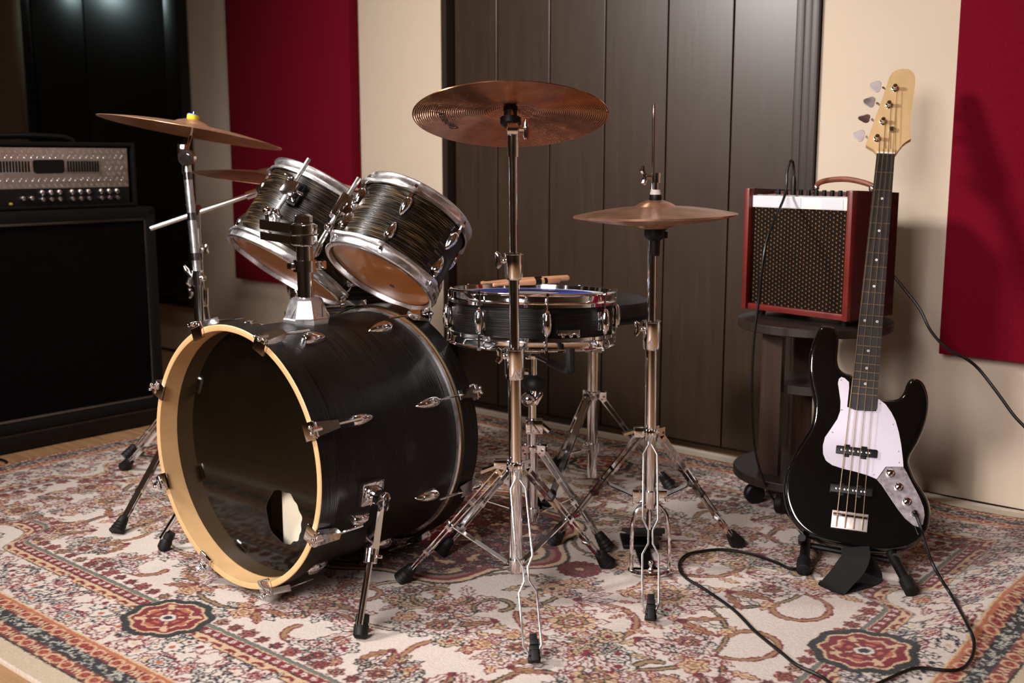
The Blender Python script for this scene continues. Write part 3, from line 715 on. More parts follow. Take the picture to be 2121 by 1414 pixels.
# ------------------------------------------------------------------ toms
z2 = (.4343, .4528, .7787); z1 = (.4796, .3434, .8075)
a2 = [12, 72, 132, 192, 252, 312]; a1 = [52, 172, 232, 292, 352]
T2 = tom('tom_drum', 'smaller tilted black tom with amber bottom head, nearer the brown door', (-.2968, 2.4622, .6382), z2, .137, .197, a2, a2)
T1 = tom('tom_drum', 'larger tilted black tom above the left of the bass drum, partly behind the holder', (-.567, 2.743, .6248), z1, .162, .232, a1, a1, dot=False)

# tom holder: domed foot on the bass drum, post, clamp and two arms
pb = Vector((-.5735, 2.2103, .2955)) + Vector((.6397, .7687, 0)) * .205
th_ = thing('tom_holder', 'chrome double tom holder with faceted dome rising from the bass drum', 'drum hardware', Matrix.Translation((pb.x, pb.y, .5575)) @ Matrix.Rotation(math.radians(50), 4, 'Z'))
mb = MB(); mb.lathe([(.050, -.014), (.052, .006), (.049, .009), (.036, .046), (.030, .050), (.001, .051)], n=8, a0=PI / 8); part('dome', mb, 'satin', th_, smooth=20)
mb = MB()
for q in range(4):
    a = PI / 2 * q + .3; mb.tube([(.047 * math.cos(a - .2), .047 * math.sin(a - .2), .012), (.0355 * math.cos(a + .15), .0355 * math.sin(a + .15), .044)], .0012, 6)
part('dome_rib', mb, 'steel_dark', th_)
mb = MB(); mb.tube([(0, 0, .045), (0, 0, .205)], .0175, 24); part('post', mb, 'chrome', th_)
mb = MB(); mb.lathe([(.018, 0), (.0245, 0), (.0245, .024), (.018, .024)], Matrix.Translation((0, 0, .106)), n=24); mb.box((.030, -.014, .118), (.026, .014, .018), bev=.003); mb.box((-.020, .018, .118), (.018, .014, .014), bev=.002); part('memory_lock', mb, 'chrome', th_)
bx = Vector((pb.x, pb.y, 0))
def hb(px, py, y): return yp(px, py, y)
mb = MB(); mb.lathe([(.001, -.024), (.022, -.024), (.028, -.020), (.028, .020), (.022, .024), (.001, .024)], Matrix.Translation((0, 0, .205 - .02)), n=24); mb.lathe([(.013, 0), (.019, .002), (.019, .016), (.012, .020), (.001, .020)], Matrix.Translation((0, 0, .208)), n=8); mb.lathe([(.0285, -.002), (.031, 0), (.0285, .002)], Matrix.Translation((0, 0, .185)), n=24)
part('centre_clamp', mb, 'chrome', th_)
pc = Vector((pb.x, pb.y, .742)); eL = yp(556, 484, 2.50)
mb = MB(); dL = (Vector((eL.x, eL.y, .745)) - pc); dl = dL.normalized()
for zz, hh in ((.012, .021), (-.013, .017)):
    mb.bar(pc + dl * .012 + Vector((0, 0, zz)), pc + dL + Vector((0, 0, zz)), .038, hh, up=(0, 0, 1))
    mb.tube([pc + dL + Vector((0, 0, zz - hh / 2)), pc + dL + Vector((0, 0, zz + hh / 2))], .019, 18)
mb.tube([pc + dL, pc + dL + Vector((0, 0, .038))], .006, 10); mb.ball(pc + dL + Vector((0, 0, .042)), .0115, (1, 1, .9))
part('side_clamp', mb, 'chrome', th_, world=True)
# arm to the larger tom
n1 = Vector(z1); o1 = Vector((-.129, -.883, .452)).normalized()
p1 = Vector((-.5186, 2.634, .8286)) + o1 * .008
q1 = pc + dL * .80 + Vector((0, 0, .012))
low = p1 - n1 * .105
mb = MB(); mb.tube(smoothpath([p1 + n1 * .085, p1, low, q1 + Vector((0, 0, .02)), q1], 5), .0058, 12); part('arm', mb, 'satin', th_, world=True)
mb = MB(); R_ = axis_frame(p1 - o1 * .002, n1, o1); mb.box((0, 0, 0), (.030, .034, .040), R_, bev=.006); mb.box((.0, .0, .028), (.022, .022, .008), R_, bev=.002); mb.box((0, 0, -.026), (.022, .024, .008), R_, bev=.002)
mb.tube([R_ @ Vector((0, -.03, 0)), R_ @ Vector((0, .035, 0))], .004, 8); mb.box((.004, .040, .006), (.006, .012, .026), R_, bev=.002)
part('bracket', mb, 'chrome', T1, world=True)
mb = MB(); c_ = p1 - n1 * .070; mb.ball(c_, .013); mb.tube([c_ - o1.cross(n1) * .02, c_ + o1.cross(n1) * .02], .005, 8); part('ratchet_joint', mb, 'chrome', th_, world=True)
mb = MB(); R_ = axis_frame(p1 - o1 * .022, o1, n1); mb.box((0, 0, 0), (.060, .045, .010), R_, bev=.004); part('bracket_plate', mb, 'black', T1, world=True)
# arm to the smaller tom
n2 = Vector(z2); o2 = Vector((-.80, -.10, .50)).normalized(); o2 = (o2 - n2 * o2.dot(n2)).normalized()
X2 = WM[T2.name]
s2 = Vector((-.2968, 2.4622, .6382)) + n2 * .105 + o2 * .150
lo2 = s2 - n2 * .150
mb = MB(); mb.tube(smoothpath([s2 + n2 * .075, s2, s2 - n2 * .09, lo2, pc + Vector((.02, .01, -.004))], 5), .0058, 12); part('arm', mb, 'satin', th_, world=True)
R_ = axis_frame(s2 - o2 * .008, n2, o2); mb = MB(); mb.box((0, 0, 0), (.040, .036, .044), R_, bev=.006); mb.box((-.018, 0, 0), (.016, .052, .060), R_, bev=.004)
mb.tube([R_ @ Vector((0, -.034, .0)), R_ @ Vector((0, .034, 0))], .0042, 8); mb.box((0, -.040, .004), (.007, .012, .034), R_, bev=.003); mb.box((0.004, .038, .0), (.016, .010, .016), R_, bev=.003)
part('bracket', mb, 'chrome', T2, world=True)
mb = MB(); c_ = s2 - n2 * .062; mb.ball(c_, .012); mb.box((0, -.018, -.064), (.01, .018, .012), R_, bev=.002); part('ratchet_joint', mb, 'chrome', th_, world=True)

# floor tom behind the bass drum
fl = tom('floor_tom', 'black floor tom mostly hidden behind the bass drum and tilted toms', (-.425, 3.075, .275), (0, 0, 1), .200, .33, [40, 85, 130, 175, 220, 265, 310, 355], [40, 85, 130, 175, 220, 265, 310, 355], group='floor drums', x=(1, 0, 0), dot=False)
fl.pop('group', None) if hasattr(fl, 'pop') else None
for a in (-25, 95, 212):
    a = math.radians(a); c, s_ = math.cos(a), math.sin(a)
    mb = MB(); mb.tube([(.214 * c, .214 * s_, .22), (.214 * c, .214 * s_, -.13), (.235 * c, .235 * s_, -.20), (.235 * c, .235 * s_, -.262)], .0055, 10)
    L_ = part('leg', mb, 'chrome', fl)
    mb = MB(); mb.lathe([(.001, 0), (.012, 0), (.012, .02), (.007, .028)], Matrix.Translation((.235 * c, .235 * s_, -.2745)), n=12); part('rubber_foot', mb, 'rubber', L_)
    mb = MB(); mb.box((.202 * c, .202 * s_, .03), (.03, .03, .045), Matrix.Rotation(a, 4, 'Z'), bev=.005); part('leg_bracket', mb, 'chrome', fl)

# ------------------------------------------------------------------ snare drum, sticks
SN = Vector((.045, 2.475, .4905)); sz = Vector((.018, .055, 1)).normalized()
sn = tom('snare_drum', 'shallow black snare drum with chrome rims standing behind the centre cymbal stand', SN, sz, .189, .124, [], [], bhead='whitehead', thead='whitehead', oak='oak_snare', x=(1, 0, 0), dot=False)
sn.pop('group', None) if 'group' in sn else None
RS = .179
mb = MB(); mb.lathe([(.06, .1152), (.135, .1152), (.135, .1158), (.06, .1158)], n=48); part('head_print', mb, 'blue', sn)
# tube lugs, eight round the shell
mb = MB(); mb.lathe([(.004, -.026), (.0085, -.018), (.0105, 0), (.0085, .018), (.004, .026), (.001, .027)], Matrix.Translation((0, 0, .012)), n=14)
mb.lathe([(.001, -.030), (.004, -.026)], Matrix.Translation((0, 0, .012)), n=14); mb.box((0, 0, .004), (.006, .006, .014)); mb.box((0, 0, .001), (.020, .050, .003), bev=.001)
mb2 = MB(); mb2.tube([(0, -.058, .012), (0, .058, .012)], .0024, 8)
for s_ in (-1, 1): mb2.box((0, s_ * .060, .012), (.006, .006, .006))
me_l = MB(); me_l.lathe([(.001, -.028), (.0045, -.026), (.0085, -.018), (.0105, 0), (.0085, .018), (.0045, .026), (.001, .028)], n=14)
ml = MB(); ml.v = [(x, z, y + .014) for x, y, z in me_l.v]; ml.f = [f[::-1] for f in me_l.f]; ml.mi = me_l.mi
ml.box((0, 0, .003), (.006, .020, .010)); ml.box((0, 0, .001), (.016, .040, .003), bev=.001)
SL = ml.mesh('tube_lug', 40, [M['chrome']]); SR = mb2.mesh('tension_rod', 40, [M['chrome']])
for k in range(8):
    a = -172 + 45 * k
    o = part('tube_lug', None, None, sn, data=SL, local=on_shell(a, RS, .062, 1)); part('tension_rod', None, None, o, data=SR)
a = math.radians(-65)
mb = MB(); R_ = on_shell(-66, RS, .036, 1)
mb.box((0, 0, .006), (.052, .012, .010), R_, bev=.003)
for q in (-.018, 0.0, .018): mb.ball(R_ @ Vector((q, 0, .012)), .0045, n=8)
part('strainer', mb, 'chrome', sn)
mb = MB(); mb.box((.003, .028, .002), (.014, .075, .0008), R_ @ Matrix.Rotation(-.1, 4, 'Z'), bev=0); part('snare_tape', mb, 'satin', sn, label='strip of clear tape')
for i, (A_, B_, lab) in enumerate((((995, 601), (1178, 597), 'pale drumstick on the snare drum, the one lying farther back'), ((1020, 604), (1160, 600), 'pale drumstick on the snare drum with black band, the nearer one'))):
    ztop = SN.z + .138 + .003
    pA = gp(A_[0], A_[1], ztop); 
    pA = yp(A_[0], 600, 2.47 - .045 * i); pB = yp(B_[0], 600, 2.53 - .04 * i)
    pA.z = ztop - .004; pB.z = ztop + .001
    d = pB - pA; L = d.length
    fr = axis_frame(pA, d); 
    t = thing('drumstick', lab, 'drumstick', fr, None)
    mb = MB(); mb.lathe([(.001, 0), (.0040, .002), (.0046, .006), (.0030, .013), (.0050, .05), (.0072, .10), (.0072, L - .004), (.005, L), (.001, L)], n=14); part('shaft', mb, 'stick', t)
    for f0, f1 in (((.62, .70), (.75, .79)) if i == 1 else ((.60, .68),)):
        mb = MB(); mb.lathe([(.0074, L * f0), (.0075, L * f0 + .001), (.0075, L * f1), (.0074, L * f1 + .001)], n=14); part('grip_band', mb, 'black', t)

# ------------------------------------------------------------------ cymbals
def cymbal(name, label, C0, n, R, mat, cat='cymbal', flip=False, bell=.26, bow=.06, group=None, bh=.012):
    t = axis_frame(C0, n, (1, 0, 0)); s_ = -1 if flip else 1
    rb = R * bell; up = [(.006, bow * R + bh * R / .19), (rb * .45, bow * R + bh * .88 * R / .19), (rb * .8, bow * R + bh * .5 * R / .19), (rb, bow * R + .002), (rb * 1.08, bow * R * .97)]
    for k in range(1, 9): x_ = rb * 1.08 + (R - rb * 1.08) * k / 8; up.append((x_, bow * R * .97 * (1 - ((x_ - rb) / (R - rb)) ** 1.7)))
    th = .0013; prof = [(r, s_ * z) for r, z in up] + [(r, s_ * (z - th)) for r, z in up[::-1]]
    if flip: prof = prof[::-1]
    mb = MB(); mb.lathe(prof + [prof[0]], n=128)
    return solo(name, mb, mat, label, cat, t, group, smooth=40)
CR = Vector((-.0029, 2.1922, .9824))
crn = Vector((-.0024, .2918, .956)).normalized()
cr = cymbal('crash_cymbal', 'bronze crash cymbal high in the middle, tilted to show its grooved underside', CR, crn, .1899, 'bronze_dark', bell=.25, bow=.05)
# lettering printed under the crash cymbal
def letters(txt, parent, r, a0, da, size, z):
    for k, ch in enumerate(txt):
        cu = bpy.data.curves.new('letter', 'FONT'); cu.body = ch; cu.size = size; cu.align_x = 'CENTER'; cu.align_y = 'CENTER'; cu.extrude = .0002
        tmp = bpy.data.objects.new('letter', cu); C.objects.link(tmp); dg = bpy.context.evaluated_depsgraph_get(); me_ = bpy.data.meshes.new_from_object(tmp.evaluated_get(dg)); bpy.data.objects.remove(tmp)
        me_.materials.clear(); me_.materials.append(M['marker'])
        o = bpy.data.objects.new('letter', me_); C.objects.link(o); o.parent = parent; a = math.radians(a0 + da * k)
        out = Vector((math.cos(a), math.sin(a), 0)); dn = Vector((0, 0, -1)); y_ = out; x_ = y_.cross(dn)
        o.matrix_local = frame(out * r + Vector((0, 0, z)), x_, y_, dn); WM[o.name] = WM[parent.name]
letters('Generel', cr, .135, 146, 6.5, .026, .0028)
RI = Vector((-.867, 3.0518, .9717)); rin = Vector((.165, .085, .985)).normalized()
ri = cymbal('ride_cymbal', 'large bronze ride cymbal at upper left with yellow felt on top', RI, rin, .243, 'bronze', bell=.20, bow=.085)
BO = Vector((-.700, 3.3341, .8391)); bon = Vector((.115, -.02, .993)).normalized()
cymbal('boom_cymbal', 'bronze cymbal behind the larger tom, below the ride cymbal', BO, bon, .243, 'bronze', bell=.24, bow=.085)
HH = Vector((.299, 2.332, .7843)); hhn = Vector((-.023, .0, 1)).normalized()
cymbal('hi_hat_cymbal', 'upper bronze hi-hat cymbal facing up, pressed on its twin', HH + hhn * .0015, hhn, .1712, 'bronze', bell=.235, bow=.105, bh=.015)
cymbal('hi_hat_cymbal', 'lower bronze hi-hat cymbal facing down over the black cup', HH - hhn * .0018, hhn, .1705, 'bronze', flip=True, bell=.235, bow=.105, bh=.013)

# ------------------------------------------------------------------ stands
def rubber_tip(parent, foot, d, r=.013, L=.045):
    """ribbed rubber block at the end of a leg; d points up the leg"""
    d = Vector(d).normalized(); f = Vector(foot); pts = []; rs = []
    for k in range(5):
        a = k / 5; rr_ = r * (1.25 - .55 * a)
        pts += [f + d * (L * a), f + d * (L * (a + .15))]; rs += [rr_ * 1.08, rr_ * .92]
    pts.append(f + d * L); rs.append(r * .6)
    mb = MB(); mb.tube(pts, rs, 14); return part('rubber_foot', mb, 'rubber', parent, world=True)
def tube_part(t, nm, a, b, r, mat='chrome', n=20):
    mb = MB(); mb.tube([a, b], r, n); return part(nm, mb, mat, t, world=True)
def collar(t, p, r, hgt, bolt=None, wing=True, nm='clamp_collar'):
    mb = MB(); mb.lathe([(r, 0), (r + .003, 0), (r + .0055, .006), (r + .0065, hgt - .006), (r + .0065, hgt - .003), (r + .008, hgt - .002), (r + .008, hgt), (r * .8, hgt)], Matrix.Translation(p), n=24)
    o = part(nm, mb, 'chrome', t, world=True)
    if bolt is not None:
        b = Vector(bolt).normalized(); c = Vector(p) + Vector((0, 0, hgt * .72)); e = c + b * (r + .018)
        mb = MB(); mb.tube([c + b * r, e], .004, 10); mb.ball(c + b * (r + .008), .0065)
        if wing:
            s_ = b.cross(Vector((0, 0, 1))).normalized() if abs(b.z) < .9 else Vector((1, 0, 0)); u = Vector((0, 0, 1))
            mb.tube([e - u * .013 + b * .005, e - u * .006, e + u * .002, e + u * .011 + b * .002, e + u * .016 + b * .006], [.005, .0065, .0055, .0065, .0035], 10)
        part('wing_bolt', mb, 'chrome', o, world=True)
    return o
def strip_leg(t, hub, foot, brace_to=None, bt=.5, w=.017, double=True, nm='leg', th=.0024, gap=.013):
    """double-braced leg from two flat strips"""
    hub = Vector(hub); foot = Vector(foot); d = (foot - hub).normalized(); side = d.cross(Vector((0, 0, 1))).normalized(); up = side.cross(d)
    L = (foot - hub).length; end = foot - d * .02
    mb = MB(); mb.bar(hub, end, w, th, up=side.cross(d)); 
    if double: 
        mb.bar(hub - up * gap, hub + d * (L * .96) - up * gap * .4, w, th, up=up)
        for k in (.04, .30, .52, .74): mb.box((0, 0, 0), (w * 1.02, .008, gap * 1.15), Matrix.Translation(hub + d * (L * k) - up * gap * (.52 - .28 * k)) @ frame((0, 0, 0), side, d, up))
    o = part(nm, mb, 'chrome', t, world=True)
    rubber_tip(o, foot, -d, .0145 if double else .012)
    for k in ((.01, bt) if brace_to is not None else (.01,)):
        mb = MB(); c = hub + d * (L * k); mb.tube([c + up * .006, c - up * (gap + .004)], .0035, 8); mb.tube([c + side * (w * .5 + .002), c - side * (w * .5 + .002)], .0035, 8); part('rivet', mb, 'steel_dark', o, world=True)
    if brace_to is not None:
        m_ = hub + d * (L * bt) - up * gap * .5; b_ = Vector(brace_to)
        mb = MB(); mb.bar(m_, b_, w * .75, th, up=(b_ - m_).cross(side)); part('brace', mb, 'chrome', o, world=True)
    return o
def wire_leg(t, hub, foot, pinch, half, r=.0022):
    """bent wire pair that opens into long loops; pinch lists (pos, half width)"""
    hub = Vector(hub); foot = Vector(foot); d = (foot - hub); L = d.length; d.normalize(); side = Vector((1, 0, 0)); side = (side - d * side.dot(d)).normalized()
    o = None; mb = MB()
    for s_ in (-1, 1):
        pts = [hub + d * (L * k) + side * (s_ * h) for k, h in pinch]; mb.tube(pts, r, 10)
    o = part('wire_leg', mb, 'satin', t, world=True)
    mb = MB(); u = -d; f = foot
    for k in range(4): mb.box((0, 0, .006 + .0105 * k), (.023 - .0022 * k, .018 - .001 * k, .0098), axis_frame(f, u, (1, 0, 0)), bev=.002)
    mb.box((0, 0, .028), (.014, .012, .050), axis_frame(f, u, (1, 0, 0)), bev=.002)
    part('rubber_foot', mb, 'rubber', o, world=True); return o
def hubring(t, p, r, arms, nm='leg_hub'):
    mb = MB(); mb.lathe([(r, -.007), (r + .005, -.007), (r + .006, 0), (r + .005, .007), (r, .007)], Matrix.Translation(p), n=20)
    for a in arms:
        a = Vector(a); a.z = 0; a.normalize(); s_ = a.cross(Vector((0, 0, 1)))
        for q in (-1, 1): mb.bar(Vector(p) + a * r * .5 + s_ * q * .009, Vector(p) + a * (r + .022) + s_ * q * .009, .018, .0016, up=s_)
    return part(nm, mb, 'chrome', t, world=True)
WP = [(0, .0035), (.045, .0035), (.10, .0145), (.47, .0155), (.53, .0045), (.60, .0045), (.66, .0165), (.92, .0165), (.985, .0035), (1.0, .0030)]
# centre crash stand
B = Vector((.003, 2.165, 0))
cs = thing('cymbal_stand', 'chrome cymbal stand with purple-lit wire leg holding the tilted crash cymbal', 'cymbal stand', B)
def at(z, dx=0.0): return Vector((B.x + dx - .008 * z + .006, B.y, z))
tube_part(cs, 'lower_tube', at(.075), at(.505), .0132)
tube_part(cs, 'middle_tube', at(.40), at(.70), .0105); tube_part(cs, 'upper_tube', at(.60), at(.955), .0078)
collar(cs, at(.470), .0135, .062, (-.9, -.35, .1)); collar(cs, at(.668), .0115, .052, (-1, -.15, 0)); 
tl = at(.950); mb = MB(); mb.tube([at(.905), at(.945)], .0105, 14); mb.lathe([(.001, -.012), (.0135, -.010), (.0135, .010), (.001, .012)], Matrix.Translation(at(.957)) @ Matrix.Rotation(PI / 2, 4, 'Y'), n=20); part('tilter', mb, 'chrome', cs, world=True)
mb = MB(); mb.tube([at(.957, .012), at(.957, .022)], .004, 8); mb.tube([at(.938, .026), at(.948, .025), at(.957, .026), at(.966, .025), at(.976, .026)], [.004, .0065, .0055, .0065, .0035], 10); part('tilter_wing', mb, 'chrome', cs, world=True)
tp = CR; mb = MB(); mb.tube([at(.957), tp + crn * .050], .0032, 10); part('top_rod', mb, 'chrome', cs, world=True)
mb = MB(); mb.tube([tp - crn * .022, tp - crn * .016, tp - crn * .004, tp - crn * .003, tp + crn * .010], [.012, .0205, .0205, .013, .013], 20); part('sleeve_cup', mb, 'black', cs, world=True)
mb = MB(); mb.tube([tp + crn * .012, tp + crn * .022], .014, 16); part('felt', mb, 'black', cs, world=True)
hz = .292; fl_, fr_, ff_ = Vector((-.238, 2.285, .006)), Vector((.214, 2.375, .006)), Vector((.040, 1.886, .004))
hubring(cs, at(hz), .0135, [fl_ - B, fr_ - B, ff_ - B])
low = at(.085); mb = MB(); mb.lathe([(.0135, -.012), (.018, -.012), (.018, .012), (.0135, .012)], Matrix.Translation(low), n=20); mb.tube([low + Vector((-.026, -.008, 0)), low + Vector((.026, -.008, 0))], .004, 8); mb.tube([at(.068), at(.080)], .0115, 16); part('lower_sleeve', mb, 'chrome', cs, world=True)
for f_ in (fl_, fr_):
    a = (f_ - B); a.z = 0; a.normalize(); strip_leg(cs, at(hz) + a * .028, f_, low + a * .020, .50)
a = (ff_ - B); a.z = 0; a.normalize()
wire_leg(cs, at(.286) + a * .020, ff_, WP, .015)
mb = MB(); c = at(.300) + Vector((-.030, -.012, 0)); mb.box(c, (.026, .018, .018), bev=.003); mb.bar(c + Vector((-.006, 0, -.004)), c + Vector((-.040, -.004, -.016)), .014, .006); part('hub_clamp', mb, 'chrome', cs, world=True)

# hi-hat stand
H = Vector((.302, 2.335, 0))
hs = thing('hi_hat_stand', 'chrome hi-hat stand with foot pedal and tall thin pull rod', 'cymbal stand', H)
def hat(z, dx=0, dy=0): return Vector((H.x + dx - .010 * z, H.y + dy, z))
tube_part(hs, 'lower_tube', hat(.150), hat(.545), .0125); tube_part(hs, 'upper_tube', hat(.50), hat(.735), .0098); tube_part(hs, 'pull_rod', hat(.10), hat(1.012), .0030, n=10)
collar(hs, hat(.500), .0128, .062, (-1, -.2, 0))
mb = MB(); mb.lathe([(.0100, -.072), (.0110, -.070), (.0120, -.040), (.020, -.034), (.0225, -.028), (.0225, -.018), (.026, -.016), (.026, -.008), (.020, -.006), (.004, -.005)], Matrix.Translation(HH - Vector((0, 0, .012))), n=24); mb.box(HH + Vector((.018, -.004, -.040)), (.016, .012, .014), bev=.002)
part('cymbal_seat', mb, 'black', hs, world=True)
mb = MB(); k = HH; k = HH + Vector((0, 0, .002))
mb.lathe([(.004, .0), (.0125, .0), (.0135, .005), (.0125, .011), (.004, .011)], Matrix.Translation(k + Vector((0, 0, .030))), n=20); part('felt', mb, 'black', hs, world=True)
mb = MB(); mb.lathe([(.003, .0), (.0115, .0), (.0115, .005), (.0105, .0055), (.0105, .010), (.003, .010)], Matrix.Translation(k + Vector((0, 0, .0415))), n=18); part('washer', mb, 'white', hs, world=True)
mb = MB(); mb.tube([k + Vector((0, 0, .051)), k + Vector((0, 0, .070))], .0055, 12); mb.tube([k + Vector((0, 0, .066)), k + Vector((0, 0, .086))], .0095, 16); mb.tube([k + Vector((-.008, 0, .077)), k + Vector((-.022, 0, .078))], .004, 8)
c = k + Vector((-.026, 0, .078)); mb.tube([c + Vector((.004, 0, -.016)), c + Vector((0, 0, -.012)), c + Vector((.003, 0, .0)), c + Vector((-.003, 0, .012)), c + Vector((.0, 0, .022))], [.003, .0065, .0055, .007, .0035], 10); part('clutch', mb, 'chrome', hs, world=True)
hl, hr_, hf = Vector((.098, 2.525, .006)), Vector((.532, 2.505, .006)), Vector((.273, 2.070, .004)); hz = .318
hubring(hs, hat(hz), .0128, [hl - H, hr_ - H, hf - H])
lo = hat(.175); mb = MB(); mb.box(lo, (.075, .010, .030), bev=.002); mb.lathe([(.0128, -.014), (.017, -.014), (.017, .014), (.0128, .014)], Matrix.Translation(lo), n=18); part('lower_sleeve', mb, 'chrome', hs, world=True)
for f_ in (hl, hr_):
    a = (f_ - H); a.z = 0; a.normalize(); strip_leg(hs, hat(hz) + a * .027, f_, lo + Vector((math.copysign(.030, a.x), .004, 0)), .42)
a = (hf - H); a.z = 0; a.normalize(); wire_leg(hs, hat(.312) + a * .019, hf, WP, .015)
mb = MB(); c = hat(.322) + Vector((-.026, -.010, 0)); mb.box(c, (.022, .018, .022), bev=.003); mb.bar(c + Vector((-.006, 0, .004)), c + Vector((-.034, -.004, -.004)), .014, .006); part('hub_clamp', mb, 'chrome', hs, world=True)
# pedal: bent tube yoke, base ring, treadle
yk = [hat(.012, -.041, -.022), hat(.09, -.0405, -.02), hat(.135, -.036, -.016), hat(.158, -.020, -.012), hat(.163, 0, -.010), hat(.158, .020, -.012), hat(.135, .036, -.016), hat(.09, .0405, -.02), hat(.012, .041, -.022)]
mb = MB(); mb.tube(smoothpath(yk, 4), .0042, 10); part('yoke', mb, 'chrome', hs, world=True)
mb = MB(); pts = [hat(.012, .043 * math.cos(a), -.010 + .032 * math.sin(a)) for a in [PI + PI * q / 16 for q in range(17)]]; mb.tube(pts, .0055, 10)
mb.bar(hat(.012, -.043, -.010), hat(.012, .043, -.010), .012, .004)
mb.tube([hat(.004, 0, -.028), hat(.030, 0, -.028)], .0035, 8); mb.tube([hat(.012, 0, -.028), hat(.022, 0, -.028)], .006, 10); mb.ball(hat(.034, 0, -.028), .006); part('base_ring', mb, 'chrome', hs, world=True)
ty = 2.365; mb = MB(); mb.add([(H.x - .032, ty, .082), (H.x + .032, ty, .082), (H.x + .038, ty + .20, .026), (H.x - .038, ty + .20, .026), (H.x - .032, ty, .074), (H.x + .032, ty, .074), (H.x + .038, ty + .20, .018), (H.x - .038, ty + .20, .018)], [(0, 1, 2, 3), (7, 6, 5, 4), (0, 4, 5, 1), (1, 5, 6, 2), (2, 6, 7, 3), (3, 7, 4, 0)])
tr = part('treadle', mb, 'black', hs, world=True)
mb = MB(); mb.box((H.x, ty - .004, .088), (.074, .012, .012), bev=.003); mb.box((H.x, ty + .16, .007), (.085, .085, .010), bev=.003); mb.box((H.x, ty + .06, .004), (.03, .16, .006)); part('heel_plate', mb, 'black', hs, world=True)
mb = MB(); mb.tube([hat(.095, 0, .028), hat(.145, 0, .0)], .004, 8)
for q in range(5): mb.ball(hat(.098 + .009 * q, 0, .026 - .005 * q), .0062, (1, .6, 1), n=8)
part('chain', mb, 'black', hs, world=True)
mb = MB(); mb.tube([(H.x - .012, ty + .012, .0842), (H.x + .012, ty + .012, .0842)], .0012, 6); part('plate_mark', mb, 'satin', hs, world=True)

# snare stand
S = Vector((.048, 2.535, 0)); 
ss = thing('snare_stand', 'low chrome snare stand with black rubber knob under the snare drum', 'snare stand', S)
def sat(z, dx=0, dy=0): return Vector((S.x + dx, S.y + dy, z))
tube_part(ss, 'lower_tube', sat(.055), sat(.285), .0125); tube_part(ss, 'upper_tube', sat(.25), sat(.335), .0095)
mb = MB(); mb.ball(sat(.350, -.010, -.01), .017); mb.tube([sat(.33), sat(.372, .004)], .008, 12); mb.box(sat(.352, .014, -.008), (.010, .014, .032), Matrix.Rotation(.5, 4, 'Y'), bev=.003); part('ball_joint', mb, 'chrome', ss, world=True)
mb = MB(); mb.lathe([(.006, -.017), (.022, -.016), (.026, -.010), (.026, .003), (.020, .012), (.012, .017), (.005, .018)], Matrix.Translation(sat(.388, .004)), n=22); part('basket_nut', mb, 'rubber', ss, world=True)
mb = MB(); mb.tube([sat(.40, .004), sat(.455, .004)], .0065, 12); mb.box(sat(.415, -.018, -.006), (.018, .012, .014), bev=.003); mb.box(sat(.452, .0, -.004), (.034, .016, .016), bev=.003); part('basket_post', mb, 'chrome', ss, world=True)
for ang in (-28, 92, 150):
    a = math.radians(ang); c_, s_ = math.cos(a), math.sin(a); R1 = .195
    P_ = [Vector((S.x + .01 * c_, S.y - .02 + .01 * s_, .452)), Vector((S.x + .07 * c_, S.y - .03 + .07 * s_, .470)), Vector((SN.x + (R1 - .01) * c_, SN.y + (R1 - .01) * s_, .477)), Vector((SN.x + (R1 + .011) * c_, SN.y + (R1 + .011) * s_, .490)), Vector((SN.x + (R1 + .011) * c_, SN.y + (R1 + .011) * s_, .520))]
    if ang == -28:
        P_ = [Vector((S.x + .01, S.y - .02, .452)), Vector((.085, 2.44, .452)), Vector((.118, 2.300, .462)), Vector((.122, 2.280, .475)), Vector((.121, 2.279, .512))]
    mb = MB(); mb.tube(smoothpath(P_[:3], 4), .0055, 8); o = part('basket_arm', mb, 'steel_dark', ss, world=True)
    mb = MB(); mb.tube(smoothpath(P_[1:], 5), .0098, 10); part('rubber_grip', mb, 'rubber', o, world=True)
mb = MB(); mb.box(sat(.285, .004, -.004), (.040, .030, .034), bev=.003); mb.bar(sat(.293, .018, -.01), sat(.276, .040, -.02), .014, .006); part('height_clamp', mb, 'chrome', ss, world=True)
hz = .232; s1, s2_, s3 = Vector((-.168, 2.440, .006)), Vector((.224, 2.470, .006)), Vector((.06, 2.80, .006))
hubring(ss, sat(hz), .0125, [s1 - S, s2_ - S, s3 - S])
lo = sat(.075); mb = MB(); mb.lathe([(.0128, -.012), (.017, -.012), (.017, .012), (.0128, .012)], Matrix.Translation(lo), n=18); part('lower_sleeve', mb, 'chrome', ss, world=True)
for f_ in (s1, s2_, s3):
    a = (f_ - S); a.z = 0; a.normalize(); strip_leg(ss, sat(hz) + a * .026, f_, lo + a * .018, .48)

